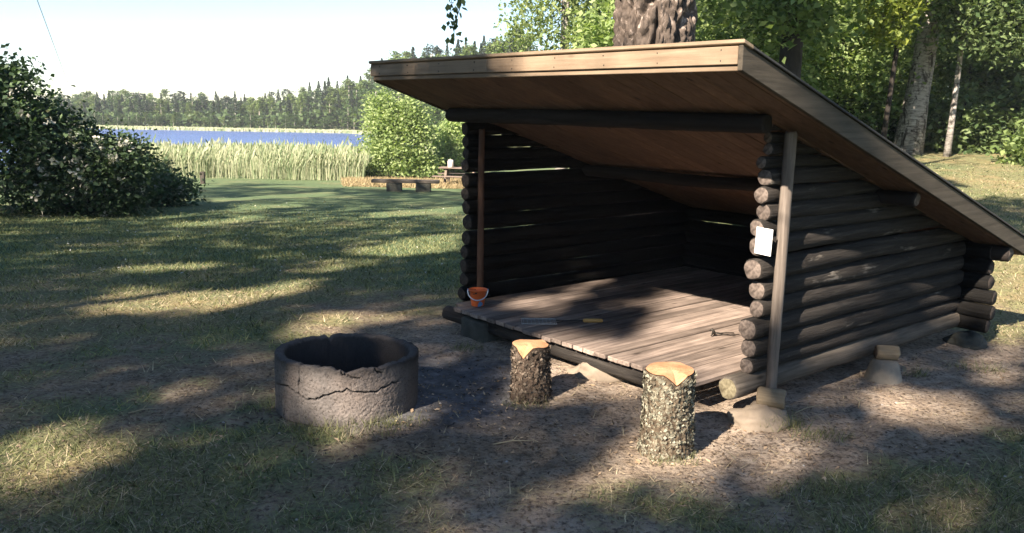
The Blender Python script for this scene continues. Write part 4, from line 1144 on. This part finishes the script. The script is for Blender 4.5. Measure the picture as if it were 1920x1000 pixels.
# --- shade trees behind and left of the camera (they throw the dappled shade)
LIT = [[[1.63, 7.32], [2.68, 6.08], [2.52, 5.84], [1.49, 7.11]], [[2.37, 6.23], [2.58, 6.13], [2.02, 5.23], [1.81, 5.38]],
 [[1.29, 6.46], [1.61, 7.05], [2.06, 6.66], [1.6, 5.0], [1.29, 4.67], [1.19, 4.98], [1.05, 5.36]],
 [[0.05, 6.44], [0.95, 7.47], [0.91, 7.09], [0.17, 6.04]], [[0.28, 5.76], [0.79, 5.91], [1.12, 5.68], [0.88, 5.17]],
 [[1.0, 4.52], [1.3, 4.53], [0.89, 3.93], [0.63, 3.92]], [[0.26, 5.15], [0.54, 5.15], [0.35, 4.97], [-0.04, 4.66]],
 [[0.22, 5.34], [0.49, 5.66], [0.8, 5.26], [0.74, 4.84], [0.33, 4.82]],
 [[1.02, 3.98], [1.34, 4.6], [1.53, 4.44], [1.61, 4.0], [1.36, 3.74], [1.11, 3.73]],
 [[1.92, 4.86], [2.31, 5.03], [2.79, 4.77], [2.6, 4.42], [1.98, 4.38]],
 [[-0.75, 4.62], [-0.58, 4.59], [-0.66, 4.25], [-0.73, 4.15], [-1.1, 4.14], [-0.84, 4.38]],
 [[-3.61, 7.11], [-3.55, 7.69], [-2.66, 7.49], [-2.29, 8.42], [-2.05, 8.02], [-2.45, 6.99], [-3.29, 6.69]],
 [[-1.66, 6.43], [-1.33, 6.81], [-1.01, 6.75], [-1.33, 6.11], [-1.53, 6.1]],
 [[-2.37, 10.97], [-1.77, 12.54], [-1.31, 13.44], [-1.04, 11.29], [-1.72, 10.61]],
 [[-2.41, 3.82], [-2.27, 4.03], [-2.01, 3.97], [-1.93, 3.71], [-2.24, 3.53]],
 [[-2.55, 9.08], [-2.0, 10.06], [-1.91, 9.59], [-2.38, 8.72]], [[-4.47, 9.25], [-3.65, 9.58], [-3.53, 9.16], [-4.31, 8.93]],
 [[-6.31, 14.41], [-5.63, 16.42], [-5.32, 15.56], [-6.14, 14.02]], [[-8.74, 21.81], [-6.78, 26.22], [-6.28, 24.37], [-8.03, 20.13]],
 [[-10.67, 27.78], [-8.06, 32.51], [-3.6, 34.72], [-2.83, 27.76], [-7.23, 29.3]],
 [[-3.54, 17.67], [-1.94, 19.85], [-1.78, 18.44], [-3.29, 16.56]],
 [[0.13, 3.42], [0.58, 3.49], [0.74, 3.77], [0.53, 4.31], [0.38, 3.88]],
 [[-6.75, 18.79], [-6.41, 18.38], [-6.43, 17.64], [-7.04, 17.09], [-7.94, 17.29]], [[-6.25, 19.41], [-5.62, 19.43], [-6.39, 17.87], [-7.04, 17.98]]]
LIT_RIGHT = [[[3.3, 6.9], [4.6, 6.9], [8.5, 11.0], [8.5, 12.3], [5.0, 9.5]], [[6.5, 13.2], [11, 16.5], [11, 17.6], [6.5, 14.2]],
 [[8.0, 18.0], [14, 21.0], [14, 23], [8, 20.0]], [[7.5, 20], [9.5, 20], [11.5, 25.5], [8.6, 25.5]]]
SOFT = {21: .3, 15: .1, 8: .15, 9: .08, 10: .12, 3: .35, 4: .4, 7: .05}
def in_poly(P, poly):
    poly = np.array(poly); n = len(poly); ins = np.zeros(len(P), bool); j = n - 1
    for i in range(n):
        xi, yi = poly[i]; xj, yj = poly[j]
        c = ((yi > P[:, 1]) != (yj > P[:, 1])) & (P[:, 0] < (xj - xi) * (P[:, 1] - yi) / (yj - yi + 1e-12) + xi)
        ins ^= c; j = i
    return ins
def shade_trees():
    rs = np.random.default_rng(17)
    spots = [(-9.0, -14.5), (-14.5, -8.0), (-19.0, -1.0), (-22.0, 8.0), (-4.0, -15.5)]
    labs = ['tall shade tree standing behind the viewer to the left', 'tall shade tree left of the viewer out of the picture',
            'tall shade tree beyond the left edge of the lawn', 'tall shade tree beyond the left bush', 'tall shade tree standing behind the viewer to the right']
    nleaf = 95000
    gx = rs.uniform(-11, 3.6, nleaf); gy = rs.uniform(1.0, 31, nleaf)
    z = rs.uniform(5.6, 11.0, nleaf)
    # clump the leaves
    ncl = 5200
    cx = rs.uniform(-11.5, 4.6, ncl); cy = rs.uniform(.8, 31, ncl); czz = rs.uniform(11, 17.5, ncl)
    k = rs.integers(0, ncl, nleaf)
    gx = cx[k] + rs.normal(size=nleaf) * .26; gy = cy[k] + rs.normal(size=nleaf) * .36; z = czz[k] + rs.normal(size=nleaf) * .25
    P = np.stack([gx, gy], 1)
    keep = np.ones(nleaf, bool); rs_keep = rs.random(nleaf)
    Pj = P + rs.normal(size=P.shape) * .05
    for pi, poly in enumerate(LIT):
        for k8 in range(9):
            dl = .35 if pi in (8, 9, 21, 3, 4) else 1.0
            off = dl * np.array([.13 * math.cos(k8 * .785), .17 * math.sin(k8 * .785)]) if k8 < 8 else np.zeros(2)
            keep &= ~(in_poly(Pj + off, poly) & (rs_keep > (SOFT.get(pi, 0))))
    keep &= (rs_keep > .62 * sm(9, 14, gy)) 
    # open towards the right and the far shore
    keep &= (gx < 2.95 + .3 * np.sin(gy * 2.1)) | (gy < 6.3)
    keep &= (gx < -2.0 + .55 * np.maximum(0, 22 - gy)) 
    C = np.stack([gx - SUN_DIR[0] * SUN_K * z, gy - SUN_DIR[1] * SUN_K * z, z], 1)
    C = C[keep]
    # a thinner canopy that dapples the lawn behind the shelter
    n2 = 11000; nc = 260; k = rs.integers(0, nc, n2)
    g2 = np.stack([rs.uniform(4.5, 13, nc)[k], rs.uniform(8, 21, nc)[k]], 1) + rs.normal(size=(n2, 2)) * np.array([.5, .6]); z2 = rs.uniform(11, 15, nc)[k] + rs.normal(size=n2) * .3
    kp = np.ones(n2, bool)
    for poly in LIT_RIGHT + [[[2.2, 11.7], [3.35, 10.9], [5.2, 13.4], [4.0, 14.2]]]: kp &= ~in_poly(g2, poly)
    kp &= ~((g2[:, 0] > 8.5) & (g2[:, 1] > 12))
    Q = np.stack([g2[:, 0] - SUN_DIR[0] * SUN_K * z2, g2[:, 1] - SUN_DIR[1] * SUN_K * z2, z2], 1)
    C = np.vstack([C, Q[kp]])
    sp = np.array(spots); own = np.argmin(((C[:, None, :2] - sp[None]) ** 2).sum(2), 1)
    for i, (sx, sy) in enumerate(spots):
        root = empty('shade_tree', G(sx, sy)); tag(root, labs[i], 'tree')
        c = C[own == i] - np.array(root.location)
        mb = MB(); P_ = trunk_pts((0, 0, -.2), (.3, .2, 17), (.15, 0), 9, i); mb.tube(P_, [.3 * (1 - .8 * q / 8) for q in range(9)], 12)
        mb.build('trunk', M['bark_white'], root, True)
        if len(c):
            V, Fq = leaf_quads(c, .26 * rs.uniform(.7, 1.25, len(c)), rs, .5, .7)
            link('crown', npmesh('crown', V, Fq, M['leaf_shade']), root)
    # unseen undergrowth added behind the viewer to hold back low sky light
    rs2 = np.random.default_rng(18)
    t0 = None
    for i, (x_, y_) in enumerate([(-13, -8), (-9, -11.5), (-16, -3), (-18, 3), (-20, 9)]):
        if t0 is None:
            t0 = tree('undergrowth_tree', G(x_, y_), 7, .12, 'leafy undergrowth tree behind the viewer', 'tree', 'undergrowth behind the viewer',
                      [((0, 0, 3.4), (2.6, 2.2, 3.2), 230), ((0, 0, 1.2), (2.3, 2.0, 1.2), 70)], 40, .4, .3, M['leaf_shade'], M['bark_dark'], 900)
        else: copy_thing(t0, G(x_, y_), i * 1.7, (1, 1, 1 + .2 * (i % 3)))
shade_trees()
# a leafy twig that hangs into the top of the view
def twig():
    rs = np.random.default_rng(3); root = empty('hanging_birch_twig', (-.42, 6.0, 2.1)); tag(root, 'dark birch twig with small leaves hanging into the sky above the roof', 'twig')
    paths = [[(.0, 0, 0), (-.005, 0, .10), (.035, 0, .22), (.09, .02, .42), (.1, .05, .9), (-.3, -.3, 2.6), (-1.5, -2.5, 4.6)],
             [(-.01, 0, .2), (-.03, 0, .3), (.0, .02, .45), (.09, .05, .8)]]
    mb = MB()
    for p in paths: mb.tube(p, [.0012 + .0035 * i / 3 for i in range(len(p))], 5)
    mb.build('stem', M['bark_dark'], root, True)
    Cs = []
    for p, z1 in ((paths[0], .42), (paths[1], .45)):
        zz = np.array([q[2] for q in p]); xx = np.array([q[0] for q in p])
        for z_ in np.arange(zz[0] - .01, z1, .009): Cs.append((np.interp(z_, zz, xx) + rs.normal() * .024, rs.normal() * .02, z_ + rs.normal() * .01))
    Cs = np.array(Cs)
    V, Fq = leaf_quads(Cs, .048 * rs.uniform(.7, 1.2, len(Cs)), rs, -.3, .85, np.tile([[0, 0, -1.0]], (len(Cs), 1)))
    link('leaves', npmesh('leaves', V, Fq, M['leaf_dark']), root)
twig()

# ------------------------------------------------------------------ grass, straw and litter on the ground
def ground_cover():
    rs = np.random.default_rng(23)
    def inside(x, y):
        u, v = uv(x, y); under = (u > -2.45) & (u < .02) & (v > -.2) & (v < 2.6)
        ring = np.hypot(x - RINGC[0], y - RINGC[1]) < .41
        return under | ring
    def blades(name, n, hmin, hmax, wk, mat, thr, label, kind_dry):
        f = rs.random(n); y = 2.2 + 20 * f ** 2.5; x = rs.uniform(-.72, .72, n) * (y + .6)
        g, dr, ash, _ = cover(x, y)
        pr_ = np.clip((g - thr) * 1.7, 0, 1) * (1 - .97 * sm(12, 21, y))
        if kind_dry: pr_ = np.clip(.10 * (1 - sm(10, 18, y)) + pr_ * dr * 1.1, 0, 1) * (1 - .7 * ash)
        else: pr_ = pr_ * (1.05 - .8 * dr)
        keep = (rs.random(n) < pr_) & ~inside(x, y); x, y = x[keep], y[keep]; n = len(x)
        z = gz(x, y) + relief(x, y) - .004
        h = rs.uniform(hmin, hmax, n); wd = wk * (.6 + .25 * y) * rs.uniform(.7, 1.3, n)
        a = rs.uniform(0, 2 * math.pi, n); la = rs.uniform(0, 2 * math.pi, n); ll = h * rs.uniform(.3, 1.5, n) * (1.6 if kind_dry else 1)
        hh = h * (rs.uniform(.15, .8, n) if kind_dry else 1)
        V = np.empty((n, 3, 3))
        V[:, 0] = np.stack([x - np.cos(a) * wd, y - np.sin(a) * wd, z], 1); V[:, 1] = np.stack([x + np.cos(a) * wd, y + np.sin(a) * wd, z], 1)
        V[:, 2] = np.stack([x + np.cos(la) * ll, y + np.sin(la) * ll, z + hh], 1)
        me = npmesh(name, V.reshape(-1, 3), np.arange(3 * n).reshape(n, 3), mat); tag(link(name, me), label, 'grass', kind='stuff')
    blades('grass', 400000, .014, .06, .0022, M['grass'], .36, 'short green grass on the worn lawn', False)
    blades('dry_grass', 330000, .014, .06, .0019, M['straw'], .30, 'dry yellow grass and straw on the worn lawn', True)
    n = 24000
    f = rs.random(n); y = 2.2 + 8 * f ** 1.6; x = rs.uniform(-.7, .7, n) * (y + .5); k = ~inside(x, y); x, y = x[k], y[k]
    z = gz(x, y) + relief(x, y) + .004
    V, Fq = leaf_quads(np.stack([x, y, z], 1), rs.uniform(.008, .03, len(x)), rs, 2.0, .45)
    tag(link('leaf_litter', npmesh('leaf_litter', V, Fq, M['litter'])), 'scattered leaf litter and bark chips on the bare earth', 'litter', kind='stuff')
    n = 9000; y = rs.uniform(31.5, 38.5, n); x = rs.uniform(-.20, -.035, n) * y; z = gz(x, y); h = rs.uniform(.08, .26, n) * (.5 + .5 * sm(31.5, 35, y)); a = rs.uniform(0, 3.14, n)
    V = np.empty((n, 3, 3)); V[:, 0] = np.stack([x - np.cos(a) * .025, y - np.sin(a) * .025, z], 1); V[:, 1] = np.stack([x + np.cos(a) * .025, y + np.sin(a) * .025, z], 1); V[:, 2] = np.stack([x + rs.normal(size=n) * .08, y, z + h], 1)
    tag(link('dry_grass_strip', npmesh('dry_grass_strip', V.reshape(-1, 3), np.arange(3 * n).reshape(n, 3), M['straw_red'])), 'strip of dry reddish grass between the bench and the willow bush', 'grass', kind='stuff')
    # taller tufts at the ring, the stumps and the boulder
    P = []
    for cx_, cy_, r_, nn, hh in [(-.85, 4.17, .3, 420, .08), (-.6, 4.28, .18, 150, .06), (1.45, 4.35, .16, 260, .09), (1.62, 4.2, .18, 200, .06), (.8, 3.86, .14, 160, .05), (1.35, 3.55, .2, 260, .05), (.1, 4.6, .15, 120, .06), (2.62, 5.3, .08, 60, .09), (-.3, 5.75, .12, 120, .07), (-1.35, 4.5, .15, 120, .06), (1.05, 3.2, .3, 240, .05), (3.1, 5.5, .2, 120, .08)]:
        t = rs.uniform(0, 2 * math.pi, nn); q = r_ * np.sqrt(rs.random(nn)); P.append(np.stack([cx_ + q * np.cos(t), cy_ + q * np.sin(t) * .5, hh * rs.uniform(.4, 1.2, nn)], 1))
    P = np.vstack(P); n = len(P); x, y, h = P.T; z = gz(x, y) + relief(x, y) - .004; a = rs.uniform(0, 6.28, n); la = rs.uniform(0, 6.28, n)
    V = np.empty((n, 3, 3)); wd = .0016
    V[:, 0] = np.stack([x - np.cos(a) * wd, y - np.sin(a) * wd, z], 1); V[:, 1] = np.stack([x + np.cos(a) * wd, y + np.sin(a) * wd, z], 1)
    V[:, 2] = np.stack([x + np.cos(la) * h * .6, y + np.sin(la) * h * .6, z + h], 1)
    tag(link('grass_tufts', npmesh('grass_tufts', V.reshape(-1, 3), np.arange(3 * n).reshape(n, 3), M['grass'])), 'longer grass tufts round the fire ring and stumps', 'grass', kind='stuff')
    def bits(name, label, cat, n, xy, smin, smax, mat, lift=.004):
        x, y = xy; k = ~inside(x, y); x, y = x[k], y[k]; z = gz(x, y) + relief(x, y) + lift
        V, Fq = leaf_quads(np.stack([x, y, z], 1), rs.uniform(smin, smax, len(x)), rs, 2.2, .4); tag(link(name, npmesh(name, V, Fq, mat)), label, cat, kind='stuff')
    n = 420; cx_ = rs.choice([.775, .125, -.6, 1.3, .4], n); cy_ = np.where(cx_ > .7, 4.0, 4.6)
    bits('wood_chips', 'pale wood chips and bark scattered round the stumps', 'wood chips', n, (cx_ + rs.normal(size=n) * .4, cy_ + rs.normal(size=n) * .35), .012, .04, M['chip'], .006)
    n = 500; t_ = rs.uniform(0, 6.28, n); q_ = .45 + np.abs(rs.normal(size=n)) * .35
    bits('charcoal', 'black charcoal crumbs spilled beside the fire ring', 'charcoal', n, (RINGC[0] + .2 + q_ * np.cos(t_), RINGC[1] + .1 + q_ * np.sin(t_)), .008, .03, M['coal'])
    n = 700; y_ = rs.uniform(8.5, 24, n)
    bits('clover_flowers', 'tiny white clover flowers in the lawn', 'flowers', n, (rs.uniform(-.55, -.02, n) * y_, y_), .02, .045, M['clover'], .04)
    # pebbles and pale flecks
    n = 260; y = 2.4 + 5 * rs.random(n) ** 1.3; x = rs.uniform(-.65, .65, n) * (y + .3); k = ~inside(x, y); x, y = x[k], y[k]; z = gz(x, y) + relief(x, y)
    V = []; Fs = []
    for px, py, pz_ in zip(x, y, z):
        s = rs.uniform(.004, .013); o = len(V); rot = rs.uniform(0, 6.28)
        for dx, dy, dz in ((1, 0, 0), (-1, 0, 0), (0, .7, 0), (0, -.7, 0), (0, 0, .55), (0, 0, -.4)):
            V.append((px + s * (dx * math.cos(rot) - dy * math.sin(rot)), py + s * (dx * math.sin(rot) + dy * math.cos(rot)), pz_ + s * dz))
        for a_, b_, c_ in ((0, 2, 4), (2, 1, 4), (1, 3, 4), (3, 0, 4), (2, 0, 5), (1, 2, 5), (3, 1, 5), (0, 3, 5)): Fs.append((o + a_, o + b_, o + c_))
    tag(link('pebbles', pymesh('pebbles', V, Fs, M['pebble'], None, True)), 'small pale pebbles scattered over the earth', 'pebbles', kind='stuff')
ground_cover()
# twigs lying about
for i, (x_, y_, L_, a_, lab) in enumerate([(-1.98, 4.38, .14, .3, 'small pale forked twig on the grass left of the fire ring'), (.02, 4.05, .2, .1, 'thin dry twig on the earth in front of the dark stump'),
                                      (1.7, 4.62, .22, .5, 'dry twig on the sunny earth beside the shelter corner'), (2.05, 4.75, .14, 1.0, 'short forked twig on the sunny bare soil right of the shelter')]):
    z_ = float(gz(x_, y_)) + float(relief([x_], [y_])[0]) + .006
    b_ = MB(); b_.tube([(-L_ / 2, 0, 0), (0, .012, .012), (L_ / 2, -.005, .018)], [.0035, .003, .0015], 6); b_.tube([(0, .012, .012), (L_ * .2, .05, .035)], [.0025, .001], 5)
    o = b_.build('twig', M['straw'], None, True); o.location = (x_, y_, z_); o.rotation_euler = (0, 0, a_); tag(o, lab, 'twig')

# ------------------------------------------------------------------ haze
def haze():
    m = bpy.data.materials.new('haze'); m.use_nodes = True; t = m.node_tree; t.nodes.clear()
    o = t.nodes.new('ShaderNodeOutputMaterial'); v = t.nodes.new('ShaderNodeVolumePrincipled')
    v.inputs['Color'].default_value = (.86, .92, 1, 1); v.inputs['Density'].default_value = .0006; v.inputs['Anisotropy'].default_value = 0.0
    t.links.new(v.outputs[0], o.inputs['Volume'])
    b = MB(); x0, x1, y0, y1, z0, z1 = -265, 265, -265, 265, -4.5, 18.6
    V = [(x, y, z) for x in (x0, x1) for y in (y0, y1) for z in (z0, z1)]
    me = pymesh('haze', V, [(0, 1, 3, 2), (4, 6, 7, 5), (0, 4, 5, 1), (2, 3, 7, 6), (0, 2, 6, 4), (1, 5, 7, 3)], m)
    tag(link('haze', me), 'thin pale summer haze over the lake', 'haze', kind='stuff')
haze()
